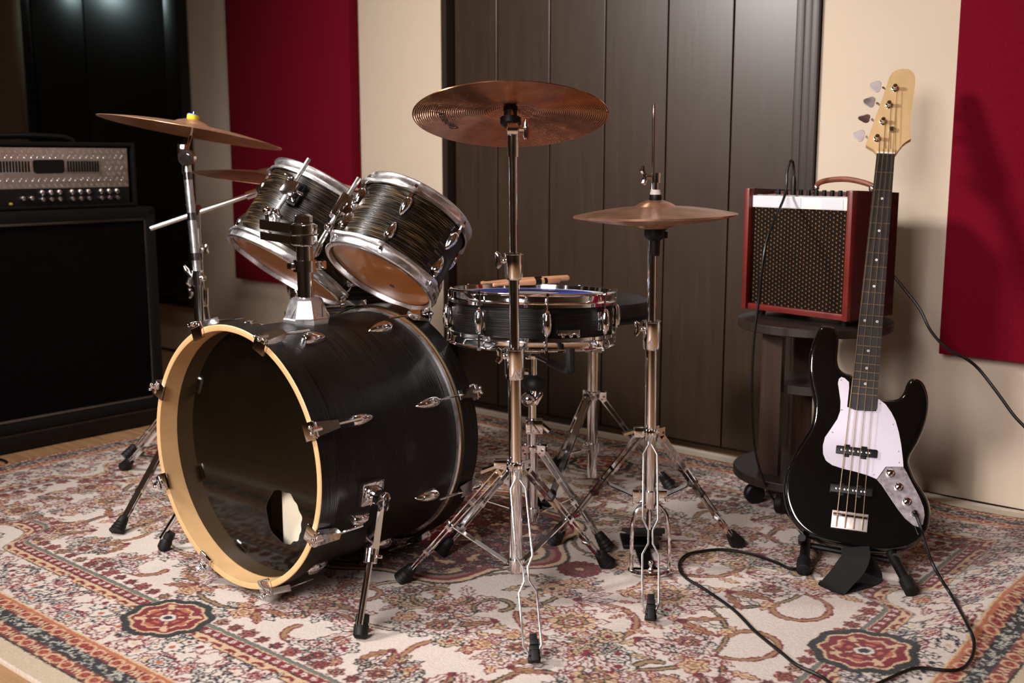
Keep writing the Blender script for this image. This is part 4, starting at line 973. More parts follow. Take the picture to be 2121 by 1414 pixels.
# throne
T = Vector((.222, 2.985, 0))
tn = thing('drum_throne', 'round black padded drum throne behind the snare drum on chrome tripod', 'stool', T)
def tat(z, dx=0, dy=0): return Vector((T.x + dx, T.y + dy, z))
mb = MB(); mb.lathe([(.001, -.062), (.135, -.062), (.147, -.055), (.152, -.045), (.152, -.022), (.146, -.008), (.128, .000), (.06, .004), (.001, .004)], Matrix.Translation(tat(.535)), n=48); part('seat', mb, 'vinylseat', tn, world=True)
mb = MB(); mb.lathe([(.1535, -.003), (.1545, 0), (.1535, .003)], Matrix.Translation(tat(.488)), n=48); part('seam_piping', mb, 'black', tn, world=True)
tube_part(tn, 'upper_tube', tat(.30), tat(.475), .0115); tube_part(tn, 'lower_tube', tat(.030), tat(.395), .0145)
for z in (.25, .385): collar(tn, tat(z), .0146, .022, None)
mb = MB(); mb.tube(smoothpath([tat(.385, -.016, -.01), tat(.400, -.026, -.012), tat(.425, -.030, -.012)], 4), .0055, 8); mb.ball(tat(.428, -.030, -.012), .007); mb.ball(tat(.388, .018, -.012), .007); part('height_bolt', mb, 'chrome', tn, world=True)
hz = .262; q1_, q2_, q3_ = Vector((.092, 2.795, .006)), Vector((.125, 3.165, .006)), Vector((.438, 2.975, .006))
lo = tat(.115); hubring(tn, tat(hz), .0146, [q1_ - T, q2_ - T, q3_ - T]); mb = MB(); mb.lathe([(.0146, -.012), (.020, -.012), (.020, .012), (.0146, .012)], Matrix.Translation(lo), n=18); mb.ball(lo + Vector((-.022, -.012, .010)), .009); part('lower_sleeve', mb, 'chrome', tn, world=True)
for f_ in (q1_, q2_, q3_):
    a = (f_ - T); a.z = 0; a.normalize(); strip_leg(tn, tat(hz) + a * .028, f_, lo + a * .02, .52, w=.016)

# ride cymbal stand (left)
Q = Vector((-.845, 2.965, 0))
rs_ = thing('cymbal_stand', 'chrome cymbal stand left of the toms holding the ride cymbal with yellow felt', 'cymbal stand', Q)
e0 = yp(424, 900, 2.965); e1 = yp(409, 575, 2.98); e2 = yp(386, 330, 3.0)
tube_part(rs_, 'lower_tube', Vector((Q.x, Q.y, .08)), e1 + (e1 - Vector((Q.x, Q.y, .08))).normalized() * .01, .0125)
tube_part(rs_, 'upper_tube', e1 - (e2 - e1) * .05, e2, .0112, 'satin')
for f_ in (.18, .52, .86):
    c = e1 + (e2 - e1) * f_; d = (e2 - e1).normalized(); mb = MB(); mb.tube([c - d * .010, c + d * .010], .0116, 16); part('tube_band', mb, 'steel_dark', rs_, world=True)
mb = MB(); mb.tube([e1 - Vector((0, 0, .02)), e1 + Vector((0, 0, .02))], .0165, 16); c = e1 + Vector((-.02, -.01, .004)); mb.tube([e1, c], .005, 8); mb.tube([c + Vector((-.012, 0, .030)), c + Vector((-.006, 0, .018)), c + Vector((.002, 0, .0)), c + Vector((-.002, 0, -.016)), c + Vector((.004, 0, -.026))], [.004, .008, .006, .009, .004], 10); mb.ball(e1 + Vector((.018, -.01, 0)), .009); part('tube_clamp', mb, 'chrome', rs_, world=True)
mb = MB(); dd = e2 + Vector((.004, -.006, .004)); mb.tube([dd + Vector((0, .012, 0)), dd + Vector((0, -.012, 0))], .0215, 24); mb.tube([dd + Vector((0, -.012, 0)), dd + Vector((0, -.015, 0))], .011, 16); mb.tube([e2 - Vector((0, 0, .035)), e2], .0125, 14); mb.box(dd + Vector((-.012, 0, .020)), (.022, .018, .032), bev=.003); part('tilter', mb, 'chrome', rs_, world=True)
mb = MB(); mb.tube([dd + Vector((0, 0, .018)), RI - rin * .01, RI + rin * .055], .0045, 10); part('top_rod', mb, 'chrome', rs_, world=True)
k = RI + rin * .026
for nm, a, b, r, m_ in (('felt', 0, .008, .0165, 'black'), ('felt', .008, .021, .0165, 'yellow'), ('washer', .021, .0235, .0150, 'bluefelt')):
    mb = MB(); mb.tube([k + rin * a, k + rin * b], r, 20); part(nm, mb, m_, rs_, world=True)
g1, g2, g3 = Vector((-.962, 2.590, .006)), Vector((-1.140, 3.165, .006)), Vector((-.545, 2.960, .006)); hz = .30; hq = Vector((Q.x, Q.y, hz))
hubring(rs_, hq, .0125, [g1 - Q, g2 - Q, g3 - Q])
lo = Vector((Q.x, Q.y, .10)); mb = MB(); mb.lathe([(.0126, -.012), (.017, -.012), (.017, .012), (.0126, .012)], Matrix.Translation(lo), n=18); part('lower_sleeve', mb, 'chrome', rs_, world=True)
for f_ in (g1, g2, g3):
    a = (f_ - Q); a.z = 0; a.normalize(); strip_leg(rs_, hq + a * .026, f_, lo + a * .018, .45)
# boom stand behind it
Z_ = Vector((-.915, 3.36, 0)); jz = yp(405, 437, 3.33)
bs = thing('boom_stand', 'chrome boom stand whose long arm crosses behind the ride cymbal stand', 'cymbal stand', Z_)
pt = Vector((Z_.x + .01, Z_.y, .08)); up_ = yp(417, 600, 3.35)
tube_part(bs, 'lower_tube', pt, up_, .0135); tube_part(bs, 'upper_tube', up_ - Vector((0, 0, .03)), jz, .0105)
c5 = yp(408, 520, 3.34); collar(bs, c5 - Vector((0, 0, .03)), .0115, .05, (1, -.2, 0)); collar(bs, up_ - Vector((0, 0, .05)), .0138, .055, (-1, -.2, 0))
bA, bB = yp(312, 473, 3.30), yp(524, 401, 3.34)
mb = MB(); mb.tube([bA, bB], .0075, 14); part('boom_arm', mb, 'satin', bs, world=True)
mb = MB(); mb.tube([jz + Vector((0, .014, .002)), jz + Vector((0, -.020, .002))], .018, 18); mb.tube([jz + Vector((-.008, -.02, .0)), jz + Vector((-.020, -.022, .022))], .005, 8); mb.tube([jz - Vector((0, 0, .05)), jz - Vector((0, 0, .012))], .0135, 14); part('boom_clamp', mb, 'chrome', bs, world=True)
mb = MB(); mb.tube([bB - (bB - bA).normalized() * .02, bB + (bB - bA).normalized() * .025], .0125, 14); mb.tube([bB + Vector((.03, .012, .015)), bB + Vector((.03, -.012, .015))], .018, 16); mb.tube([bB + Vector((.03, 0, .02)), BO - bon * .008], .008, 10); mb.tube([BO - bon * .01, BO + bon * .055], .0042, 10); part('boom_tilter', mb, 'chrome', bs, world=True)
mb = MB(); mb.tube([BO + bon * .026, BO + bon * .036], .0165, 18); part('felt', mb, 'bluefelt', bs, world=True)
g1, g2, g3 = Z_ + Vector((-.26, -.08, .006)), Z_ + Vector((.06, .30, .006)), Z_ + Vector((.22, -.16, .006)); hz = .30; hq = Vector((Z_.x, Z_.y, hz)); hubring(bs, hq, .0135, [g1 - Z_, g2 - Z_, g3 - Z_])
for f_ in (g1, g2, g3):
    a = (f_ - Z_); a.z = 0; a.normalize(); f_.z = .006 if (f_.dot(VV) < 2.92) else -.008; strip_leg(bs, hq + a * .026, f_, Vector((Z_.x, Z_.y, .10)) + a * .018, .45)

# ------------------------------------------------------------------ guitar amplifier head on its cabinet (left)
CW = RW @ Matrix.Translation((-3.385, 1.72, FZ)) @ Matrix.Rotation(PI / 2, 4, 'Z')    # local x runs to the right in the photo, y goes into the cabinet
cb = thing('speaker_cabinet', 'big black speaker cabinet at the left edge with cloth front', 'speaker cabinet', CW)
def shellbox(mb, x0, x1, y0, y1, z0, z1, th, bev=.012):
    mb.box(((x0 + x1) / 2, (y0 + y1) / 2, z1 - th / 2), (x1 - x0, y1 - y0, th), bev=bev); mb.box(((x0 + x1) / 2, (y0 + y1) / 2, z0 + th / 2), (x1 - x0, y1 - y0, th), bev=bev)
    for s_, x in ((1, x0 + th / 2), (-1, x1 - th / 2)): mb.box((x, (y0 + y1) / 2, (z0 + z1) / 2), (th, y1 - y0, z1 - z0 - .002), bev=bev)
    mb.box(((x0 + x1) / 2, y1 - .01, (z0 + z1) / 2), (x1 - x0 - .01, .018, z1 - z0 - .01))
mb = MB(); shellbox(mb, -.36, .42, 0, .36, .055, .755, .040); part('body', mb, 'tolex', cb)
mb = MB(); mb.box((.03, .026, .41), (.70, .02, .615), bev=.004); part('grille_cloth', mb, 'grillcloth', cb)
mb = MB()
for c, d in (((.03, .012, .713), (.71, .010, .010)), ((.03, .012, .100), (.71, .010, .010)), ((-.322, .012, .405), (.010, .010, .62)), ((.382, .012, .405), (.010, .010, .62))): mb.box(c, d, bev=.002)
part('piping', mb, 'steel_dark', cb)
mb = MB(); mb.box((.03, .02, .030), (.76, .05, .050), bev=.004); part('plinth', mb, 'black', cb)
mb = MB(); mb.box((.03, -.001, .0555), (.77, .006, .006)); part('trim_line', mb, 'doorframe', cb)
for x in (-.30, .36):
    for y in (.06, .30):
        mb = MB(); mb.lathe([(.001, 0), (.022, 0), (.024, .02), (.02, .055), (.001, .055)], Matrix.Translation((x, y, 0)), n=14); part('foot', mb, 'rubber', cb)
HW = CW @ Matrix.Translation((0, 0, .7565))
ah = thing('amplifier_head', 'black amplifier head with diamond plate front and two rows of chrome knobs', 'amplifier', HW)
mb = MB(); shellbox(mb, -.248, .368, .02, .27, .0, .212, .014, .006); part('body', mb, 'tolex', ah)
mb = MB(); mb.box((.060, .030, .1295), (.560, .006, .127)); part('front_plate', mb, 'satin', ah)
mb = MB(); mb.box((.060, .029, .0385), (.560, .008, .052), bev=.002); part('control_panel', mb, 'black', ah)
# raised treads of the diamond plate, too small to pick apart singly
mb = MB()
for i in range(27):
    for j in range(7):
        x = -.205 + i * .0205 + (.0102 if j % 2 else 0); z = .0745 + j * .0180
        if (-.135 < x < .255 and .106 < z < .162) or x > .332: continue
        R_ = Matrix.Translation((x, .0270, z)) @ Matrix.Rotation(-math.radians(52 if j % 2 else 128), 4, 'Y'); n_ = len(mb.v); mb.ball((0, 0, 0), .0072, (1, .16, .27), n=8)
        for q in range(n_, len(mb.v)): mb.v[q] = tuple(R_ @ Vector(mb.v[q]))
o = part('tread_plate', mb, 'chrome', ah); o['kind'] = 'stuff'
mb = MB(); mb.box((.060, .0255, .134), (.374, .005, .046), bev=.002); part('grille_band', mb, 'satin', ah)
sl_ = MB(); sl_.box((0, 0, 0), (.0052, .003, .034)); SLM = sl_.mesh('vent_slot', None, [M['black']])
for gx, n_ in ((-.1115, 12), (.1265, 12)):
    for k in range(n_): part('vent_slot', None, None, ah, data=SLM, local=Matrix.Translation((gx + .0098 * k * (1 if gx < 0 else .96), .0222, .134)))
mb = MB(); mb.prism([(.014, .155), (.108, .156), (.113, .150), (.112, .118), (.104, .113), (.022, .112), (.011, .118), (.010, .150)], 0, .006, Matrix(((1, 0, 0, .0), (0, 0, 1, .0195), (0, 1, 0, 0), (0, 0, 0, 1)))); part('badge_plate', mb, 'black', ah)
kb = MB(); kb.lathe([(.001, .015), (.0060, .0145), (.0080, .011), (.0086, 0)], Matrix.Rotation(PI / 2, 4, 'X'), n=16); KBM = kb.mesh('knob', 40, [M['chrome']])
for gx in (.0325, .1325, .2335):
    for i in range(3):
        for z in (.0525, .0315): part('knob', None, None, ah, data=KBM, local=Matrix.Translation((gx + .0285 * i, .025, z)))
for x in (-.031, -.003): part('knob', None, None, ah, data=KBM, local=Matrix.Translation((x, .025, .036)))
mb = MB(); mb.lathe([(.001, .012), (.004, .010), (.005, 0)], Matrix.Translation((-.069, .025, .020)) @ Matrix.Rotation(PI / 2, 4, 'X'), n=12); part('pilot_lamp', mb, 'amber', ah)
mb = MB(); mb.tube(smoothpath([(-.09, .14, .210), (-.08, .14, .222), (-.04, .14, .229), (.06, .14, .232), (.16, .14, .229), (.20, .14, .222), (.21, .14, .210)], 4), .011, 10); part('handle', mb, 'black', ah)

# ------------------------------------------------------------------ round two-tier table, combo amplifier
TB = Vector((.790, 2.866, 0)); ZT = .490
tb = thing('side_table', 'small round dark wood table on casters under the red amplifier', 'table', TB)
def disk(nm, R, z0, z1): 
    mb = MB(); mb.lathe([(.001, z0), (R - .002, z0), (R, z0 + .002), (R, z1 - .002), (R - .002, z1), (.001, z1)], n=72); return part(nm, mb, 'tablewood', tb)
disk('tabletop', .197, ZT - .022, ZT); disk('bottom_shelf', .197, .070, .092)
for a, cx_ in ((-154, .132), (-34, .132), (86, .132)):
    a = math.radians(a); mb = MB(); mb.box((0, 0, 0), (.055, .020, ZT - .022 - .092), Matrix.Translation((cx_ * math.cos(a), cx_ * math.sin(a), (ZT - .022 + .092) / 2)) @ Matrix.Rotation(a + (PI / 2) + (.45 if a < -2 else 0), 4, 'Z')); part('post', mb, 'tableleg', tb)
mb = MB(); mb.add([], [])
pr = [(.115 * math.cos(q), .115 * math.sin(q)) for q in [2 * PI * k / 40 for k in range(40)]]; mb.prism(pr, .308, .330); part('middle_shelf', mb, 'tablewood', tb)
for a in (-130, -20, 100, 190):
    a = math.radians(a); x, y = .150 * math.cos(a), .150 * math.sin(a)
    mb = MB(); mb.box((x, y, .058), (.026, .026, .022), bev=.003); mb.lathe([(.001, -.012), (.022, -.012), (.027, -.008), (.027, .008), (.022, .012), (.001, .012)], Matrix.Translation((x, y, .0275)) @ Matrix.Rotation(a, 4, 'Z') @ Matrix.Rotation(PI / 2, 4, 'X'), n=20); part('caster', mb, 'black', tb)
FLp, FRp = Vector((.622, 2.948, 0)), Vector((.827, 2.692, 0)); ax = (FRp - FLp).normalized(); ay = Vector((-ax.y, ax.x, 0)); AW_ = (FRp - FLp).length
AM = frame(Vector((FLp.x, FLp.y, ZT + .018)), ax, ay, (0, 0, 1)); AH, AD = .318, .185
am = thing('combo_amplifier', 'red boxed combo amplifier with woven grille on the round table', 'amplifier', AM)
mb = MB()
for x in (.007, AW_ - .007): mb.box((x, -.004, AH / 2), (.016, .020, AH), bev=.004)
mb.box((AW_ / 2, 0.001, .008), (AW_ - .02, .014, .016), bev=.003)
part('front_frame', mb, 'redwood', am)
mb = MB()
for x in (.008, AW_ - .008): mb.prism([(.006, .0), (AD, .0), (AD, AH - .008), (.10, AH - .004), (.006, AH)], x - .008, x + .008, Matrix(((0, 0, 1, 0), (1, 0, 0, 0), (0, 1, 0, 0), (0, 0, 0, 1))), bev=.002)
mb.box((AW_ / 2, AD / 2, .008), (AW_ - .03, AD - .01, .014)); mb.box((AW_ / 2, AD - .006, AH / 2), (AW_ - .03, .012, AH - .02)); mb.box((AW_ / 2, AD * .72, AH - .016), (AW_ - .03, AD * .5, .014))
part('case', mb, 'redside', am)
mb = MB(); mb.box((AW_ / 2, .008, .142), (AW_ - .030, .006, .254)); part('grille', mb, 'grille', am)
mb = MB(); mb.box((AW_ / 2, .004, .284), (AW_ - .032, .010, .030), bev=.001); part('front_strip', mb, 'white', am, label='blank cream name strip')
for x0, x1 in ((.020, .170), (.232, .295)):
    mb = MB(); mb.box(((x0 + x1) / 2, -.0018, .284), (x1 - x0, .001, .026)); part('paper_label', mb, 'whitehead', am, label='blank white sticker')
mb = MB(); mb.box((AW_ / 2, .050, AH - .020), (AW_ - .034, .088, .008), Matrix.Rotation(.06, 4, 'X')); part('control_panel', mb, 'redwood', am, label='red control panel')
mb = MB(); mb.box((AW_ / 2, .014, AH - .018), (AW_ - .034, .006, .004)); part('panel_trim', mb, 'satin', am)
kn = MB(); kn.lathe([(.0055, 0), (.0060, .002), (.0052, .016), (.001, .0165)], n=14); KN = kn.mesh('knob', 40, [M['black']])
for k in range(10):
    if k == 2: continue
    part('knob', None, None, am, data=KN, local=Matrix.Translation((.075 + .0235 * k, .030, AH - .018)))
JK = AM @ Vector((.075 + .0235 * 2, .030, AH - .016))
mb = MB(); mb.tube(smoothpath([(.125, .12, AH), (.135, .12, AH + .014), (.17, .12, AH + .022), (.22, .12, AH + .024), (.27, .12, AH + .016), (.30, .12, AH + .006)], 4), [.007] * 21, 8); part('handle', mb, 'leather', am)
mb = MB(); mb.ball((.295, .118, AH + .002), .010); mb.ball((.128, .118, AH + .002), .008); part('handle_end', mb, 'chrome', am)
for x in (.035, AW_ - .035):
    for y in (.03, AD - .03):
        mb = MB(); mb.lathe([(.001, -.0178), (.009, -.0178), (.012, 0), (.001, 0)], Matrix.Translation((x, y, .0015)), n=14); part('foot', mb, 'rubber', am)

# ------------------------------------------------------------------ bass guitar
GM = frame((.7466, 2.354, .127), (.9528, -.2994, -.0494), (.1782, .4202, .8898), (-.2456, -.8566, .4537))
gt = thing('bass_guitar', 'black four-string bass guitar with white pickguard leaning on its floor stand', 'bass guitar', GM)
body = [(-0.0285, 0.3233), (-0.0435, 0.3264), (-0.0555, 0.3358), (-0.0618, 0.3547), (-0.0628, 0.3791), (-0.0633, 0.4036), (-0.067, 0.4231), (-0.0752, 0.4332), (-0.0923, 0.4365), (-0.1057, 0.4332), (-0.1126, 0.4227), (-0.1183, 0.4032), (-0.1233, 0.3826), (-0.1253, 0.3577), (-0.1237, 0.3236), (-0.1176, 0.295), (-0.109, 0.267), (-0.1031, 0.2438), (-0.102, 0.2104), (-0.1064, 0.1859), (-0.1172, 0.1609), (-0.1318, 0.1307), (-0.1427, 0.0963), (-0.149, 0.0722), (-0.1504, 0.0442), (-0.1461, 0.0171), (-0.1358, -0.009), (-0.1209, -0.032), (-0.1016, -0.0495), (-0.08, -0.0609), (-0.0624, -0.066), (-0.0408, -0.0692), (-0.0105, -0.0715), (0.0236, -0.0733), (0.0529, -0.0732), (0.0819, -0.0706), (0.1062, -0.0638), (0.13, -0.0525), (0.1482, -0.0343), (0.1599, -0.013), (0.1643, 0.0118), (0.1639, 0.0338), (0.1583, 0.0552), (0.1452, 0.0757), (0.1291, 0.096), (0.1167, 0.1215), (0.1119, 0.1391), (0.116, 0.1579), (0.1285, 0.1871), (0.1387, 0.2207), (0.1439, 0.2538), (0.1428, 0.2818), (0.1369, 0.3046), (0.127, 0.3224), (0.1136, 0.3295), (0.1009, 0.3266), (0.0933, 0.3139), (0.0884, 0.2943), (0.0788, 0.279), (0.062, 0.2733), (0.0405, 0.2722), (0.0304, 0.2781)]
sb = [tuple(p) for p in [Vector((x, y, 0)).xy for x, y, z in [tuple(q) for q in smoothpath([(a, b, 0) for a, b in body] + [(body[0][0], body[0][1], 0)], 3)[:-1]]]]
mb = MB(); mb.prism(sb, -.040, 0, bev=.010); part('body', mb, 'gloss', gt, smooth=60)
guard = [(-0.0541, 0.307), (-0.0491, 0.3123), (-0.0417, 0.3103), (-0.0315, 0.302), (-0.0300, 0.2887), (-0.0300, 0.2432), (-0.0117, 0.2378), (0.0235, 0.2393), (0.0330, 0.2407), (0.0340, 0.27), (0.0371, 0.2687), (0.052, 0.2589), (0.0657, 0.2414), (0.0759, 0.2235), (0.0849, 0.1981), (0.0924, 0.169), (0.0985, 0.1361), (0.1006, 0.1216), (0.0638, 0.1167), (0.0473, 0.0866), (0.0259, 0.093), (0.001, 0.0971), (-0.0274, 0.1008), (-0.0491, 0.1054), (-0.0643, 0.1148), (-0.0717, 0.1289), (-0.074, 0.1477), (-0.0712, 0.1671), (-0.0607, 0.1876), (-0.0487, 0.2122), (-0.0441, 0.232), (-0.0456, 0.2551), (-0.0517, 0.2817), (-0.0553, 0.297)]
def flatpoly(pts, z0, z1): 
    mb = MB(); bm = bmesh.new(); vs = [bm.verts.new((x, y, z1)) for x, y in pts]; f = bm.faces.new(vs); f.normal_update()
    if f.normal.z < 0: f.normal_flip()
    r = bmesh.ops.extrude_face_region(bm, geom=[f]); 
    for v in [g for g in r['geom'] if isinstance(g, bmesh.types.BMVert)]: v.co.z = z0
    bmesh.ops.recalc_face_normals(bm, faces=bm.faces); bmesh.ops.triangulate(bm, faces=[q for q in bm.faces if len(q.verts) > 4]); bm.verts.index_update(); mb.add([tuple(v.co) for v in bm.verts], [[v.index for v in q.verts] for q in bm.faces]); bm.free(); return mb
part('pickguard', flatpoly(guard, -.0006, .0022), 'pickguard', gt)
plate = [(0.0482, 0.0860), (0.0651, 0.1158), (0.1002, 0.1212), (0.1082, 0.1098), (0.1218, 0.0864), (0.1377, 0.0609), (0.1487, 0.0376), (0.1522, 0.0207), (0.1502, 0.0007), (0.1427, -0.0066), (0.131, -0.0046), (0.1138, 0.0077), (0.0959, 0.0276), (0.0749, 0.0547), (0.059, 0.0753)]
cp = part('control_plate', flatpoly(plate, -.0006, .0024), 'pearl', gt, label='grey pearl control plate')
for x, y in ((0.074, 0.1032), (0.0938, 0.075), (0.1132, 0.045)):
    mb = MB(); mb.lathe([(.0085, .0024), (.0088, .006), (.0082, .012), (.0055, .0150), (.001, .0158)], Matrix.Translation((x, y, 0)), n=22); part('knob', mb, 'chrome', cp)
mb = MB(); mb.lathe([(.0042, .0024), (.0055, .003), (.0062, .0034), (.0062, .0024)], Matrix.Translation((.1302, .0213, 0)), n=16); mb.lathe([(.0018, .0036), (.0044, .0036), (.0044, .0024)], Matrix.Translation((.1302, .0213, 0)), n=16); part('jack_socket', mb, 'chrome', cp)
scr = MB(); scr.lathe([(.001, .0016), (.0017, .0010), (.0020, 0)], n=10); SCW = scr.mesh('screw', 60, [M['satin']])
for x, y in [(-0.0492, 0.3048), (-0.0413, 0.2349), (-0.0564, 0.1805), (0.0399, 0.2592), (0.0712, 0.2145), (0.0878, 0.1548), (0.0907, 0.1299), (0.0405, 0.0957), (-0.0254, 0.1056), (.1434, .0034), (.0955, .1153), (.0564, .0863)]: part('screw', None, None, gt, data=SCW, local=Matrix.Translation((x, y, .0022)))
for y0, x0, x1 in ((.142, -.045, .0435), (.0535, -.049, .042)):
    mb = MB(); mb.box(((x0 + x1) / 2, y0, .004), (x1 - x0, .0185, .010), bev=.0025)
    for q in (-.021, .016): mb.box(((x0 + x1) / 2 + q, y0, .0022), (.013, .029, .004), bev=.0018)
    pk = part('pickup', mb, 'black', gt)
    for k, x in enumerate((-.0322, -.0244, -.0144, -.0070, .0036, .0103, .0212, .0281)):
        mb = MB(); mb.lathe([(.0024, .0085), (.0024, .0098), (.001, .0101)], Matrix.Translation((x + (-.003 if y0 < .1 else 0), y0, 0)), n=12); part('pole_piece', mb, 'satin', pk)
# bridge
br = MB(); br.box((-.001, -.0145, .0012), (.0765, .040, .0024), bev=.0008); br.box((-.001, -.0335, .006), (.0765, .0024, .012), bev=.0006); bo = part('bridge', br, 'nickel', gt)
for x in (-.0285, -.0100, .0080, .0260):
    mb = MB(); mb.tube([(x - .0085, -.003, .006), (x + .0085, -.003, .006)], .0036, 10); mb.tube([(x, -.003, .0055), (x, -.034, .0055)], .0013, 6); part('saddle', mb, 'chrome', bo)
# neck, fretboard, frets, dots
mb = MB(); nk = [(-.0195, .885), (.0200, .885), (.0315, .25), (.0300, .17), (-.0280, .17), (-.0275, .25)]
prof = MB(); secs = [(.05 + .21, .0288, -.0285, .008)]
vs = []; fs = []; n_ = 9; ys = [.242, .28, .36, .6, .87, .895]; 
for y in ys:
    k = (y - .2414) / (.879 - .2414); xl = -.0254 - .0 + (-.0203 + .0254) * k; xr = .0331 + (.0209 - .0331) * k; cxn = (xl + xr) / 2; hw = (xr - xl) / 2
    for q in range(n_): th = PI * q / (n_ - 1); vs.append((cxn - hw * math.cos(th), y, .0045 - (.024 - .004 * k) * math.sin(th) ** .8))
for i in range(len(ys) - 1):
    for q in range(n_ - 1): fs.append((i * n_ + q, i * n_ + q + 1, (i + 1) * n_ + q + 1, (i + 1) * n_ + q))
    fs.append((i * n_ + n_ - 1, i * n_, (i + 1) * n_, (i + 1) * n_ + n_ - 1))
mb = MB(); mb.add(vs, fs); part('neck', mb, 'neckwood', gt, smooth=60)
fb = [(-.0206, .8793), (.0211, .8793), (.0331, .246), (.030, .2405), (.010, .2385), (-.010, .2385), (-.0235, .2405), (-.0256, .246)]
part('fretboard', flatpoly(fb, .0042, .0092), 'rosewood', gt)
LN = .8823; NUT = .879
for k in range(1, 21):
    y = NUT - LN * (1 - 2 ** (-k / 12)); kk = (y - .2414) / (.879 - .2414); xl = -.0254 + .0051 * kk; xr = .0331 - .0122 * kk
    if y < .245: break
    mb = MB(); mb.tube([(xl, y, .0093), (xr, y, .0093)], .0011, 6); part('fret', mb, 'gold', gt)
def fy(k): return NUT - LN * (1 - 2 ** (-k / 12))
for k in (3, 5, 7, 9, 12, 15, 17, 19):
    y = (fy(k) + fy(k - 1)) / 2; kk = (y - .2414) / (.879 - .2414); cxm = (.0077 - .0071 * kk) / 2 + .0005
    for dx in ((-.0135, .0135) if k == 12 else (0,)):
        mb = MB(); mb.lathe([(.0030, .0090), (.0030, .0095), (.001, .0095)], Matrix.Translation((cxm + dx, y, 0)), n=14); part('position_dot', mb, 'white', gt)
mb = MB(); mb.box((.0003, .8810, .0078), (.041, .0045, .0085), bev=.0008); part('nut', mb, 'white', gt)
head = [(-0.0198, 0.88), (-0.0225, 0.8868), (-0.0295, 0.8939), (-0.0385, 0.8989), (-0.0476, 0.9047), (-0.0473, 0.9079), (-0.0332, 0.9741), (-0.0207, 1.0306), (-0.0085, 1.0927), (-0.0031, 1.1058), (0.0071, 1.1139), (0.0198, 1.1182), (0.0349, 1.1174), (0.0452, 1.1099), (0.0515, 1.0973), (0.0531, 1.0768), (0.0521, 1.0334), (0.05, 0.9904), (0.0504, 0.9578), (0.0528, 0.9354), (0.0549, 0.9268), (0.0459, 0.9202), (0.0371, 0.911), (0.0307, 0.8995), (0.0252, 0.8881), (0.0215, 0.8817)]
hd = part('headstock', flatpoly(head, -.014, .0005), 'neckwood', gt)
posts = [(0.007, 1.0611), (-0.0032, 1.0147), (-0.0129, 0.9687), (-0.0229, 0.9222)]
keys = [(-0.0352, 1.0737), (-0.0456, 1.0296), (-0.0535, 0.9838), (-0.0623, 0.9361)]
for i, ((px_, py_), (kx, ky)) in enumerate(zip(posts, keys)):
    mb = MB(); mb.lathe([(.0085, .0003), (.0088, .002), (.0060, .0035), (.0050, .0045), (.0045, .010), (.0055, .013), (.0052, .017), (.001, .0175)], Matrix.Translation((px_, py_, 0)), n=20)
    tn_ = part('tuner', mb, 'chrome', gt)
    mb = MB(); mb.tube([(px_, py_, -.020), (kx + .012, ky - .001, -.012)], .0028, 10); mb.lathe([(.001, -.006), (.010, -.006), (.010, .006), (.001, .006)], Matrix.Translation((px_, py_, -.020)), n=16); part('tuner_shaft', mb, 'chrome', tn_)
    tw = (0.25, .05, 1.30, .2)[i]
    pts = []
    for q in range(30):
        a = 2 * PI * q / 30; r = .0138 * (1 + .15 * math.cos(3 * a + PI)); pts.append((r * math.cos(a) * 1.02 - .003, r * math.sin(a)))
    mb = MB(); mb.prism(pts, -.0012, .0012, Matrix.Translation((kx, ky, -.012)) @ Matrix.Rotation(tw, 4, 'X') @ Matrix.Rotation(-.12, 4, 'Z'), bev=.0006); part('tuner_key', mb, 'nickel', tn_)
mb = MB(); mb.lathe([(.0075, .0005), (.0078, .003), (.0060, .006), (.0065, .008), (.001, .0085)], Matrix.Translation((.0094, .9476, 0)), n=18); part('string_retainer', mb, 'chrome', gt)
for i, (xt, xb_, r) in enumerate(((-.0153, -.0285, .0011), (-.0052, -.0100, .0009), (.0052, .0080, .00075), (.0155, .0260, .0006))):
    p = posts[3 - i] if False else posts[i]
    pz = posts[3 - i]
    mb = MB(); mb.tube([(xb_, -.034, .0095), (xb_, -.003, .0112), (xt, .881, .0128), (pz[0] + .005, pz[1], .009)], r, 6); part('string', mb, 'gold', gt)
# stand under it, strap
GS = Vector((.76, 2.36, 0))
gs = thing('guitar_stand', 'low black folding floor stand holding the bass guitar', 'guitar stand', GS)
for (fx_, fy_, ux, uy) in ((1664, 1178, 1722, 1112), (1888, 1222, 1868, 1150)):
    f_ = gp(fx_, fy_, .016); bk = f_ + Vector((.08 if fx_ < 1700 else -.015, .26, 0)); top = f_ + (bk - f_) * .50 + Vector((0, 0, .045))
    mb = MB(); mb.tube([f_, f_ + (top - f_) * .9, top + (bk - f_) * .1], .011, 14); mb.tube([top, Vector((bk.x, bk.y, .014))], .009, 12); o = part('side_rail', mb, 'black', gs, world=True)
    d = (top - f_).normalized(); mb = MB(); mb.tube([f_ - d * .006, f_ - d * .004, f_ + d * .03, f_ + d * .034], [.012, .0155, .0155, .012], 18); part('rubber_cap', mb, 'rubber', o, world=True)
    mb = MB(); mb.tube([bk + Vector((0, -.01, 0)), bk + Vector((0, .012, 0))], .0135, 14); part('rubber_cap', mb, 'rubber', o, world=True)
    pd = GM @ Vector((-.098 if fx_ < 1700 else .100, -.066 if fx_ < 1700 else -.079, .0)); pq = GM @ Vector((-.098 if fx_ < 1700 else .100, -.066 if fx_ < 1700 else -.079, -.060))
    mb = MB(); mb.tube([pd + (pd - pq).normalized() * .008, pq], .0085, 14); part('padded_rest', mb, 'rubber', gs, world=True)
    mb = MB(); mb.tube([pq, top], .006, 10); part('upright', mb, 'black', gs, world=True)
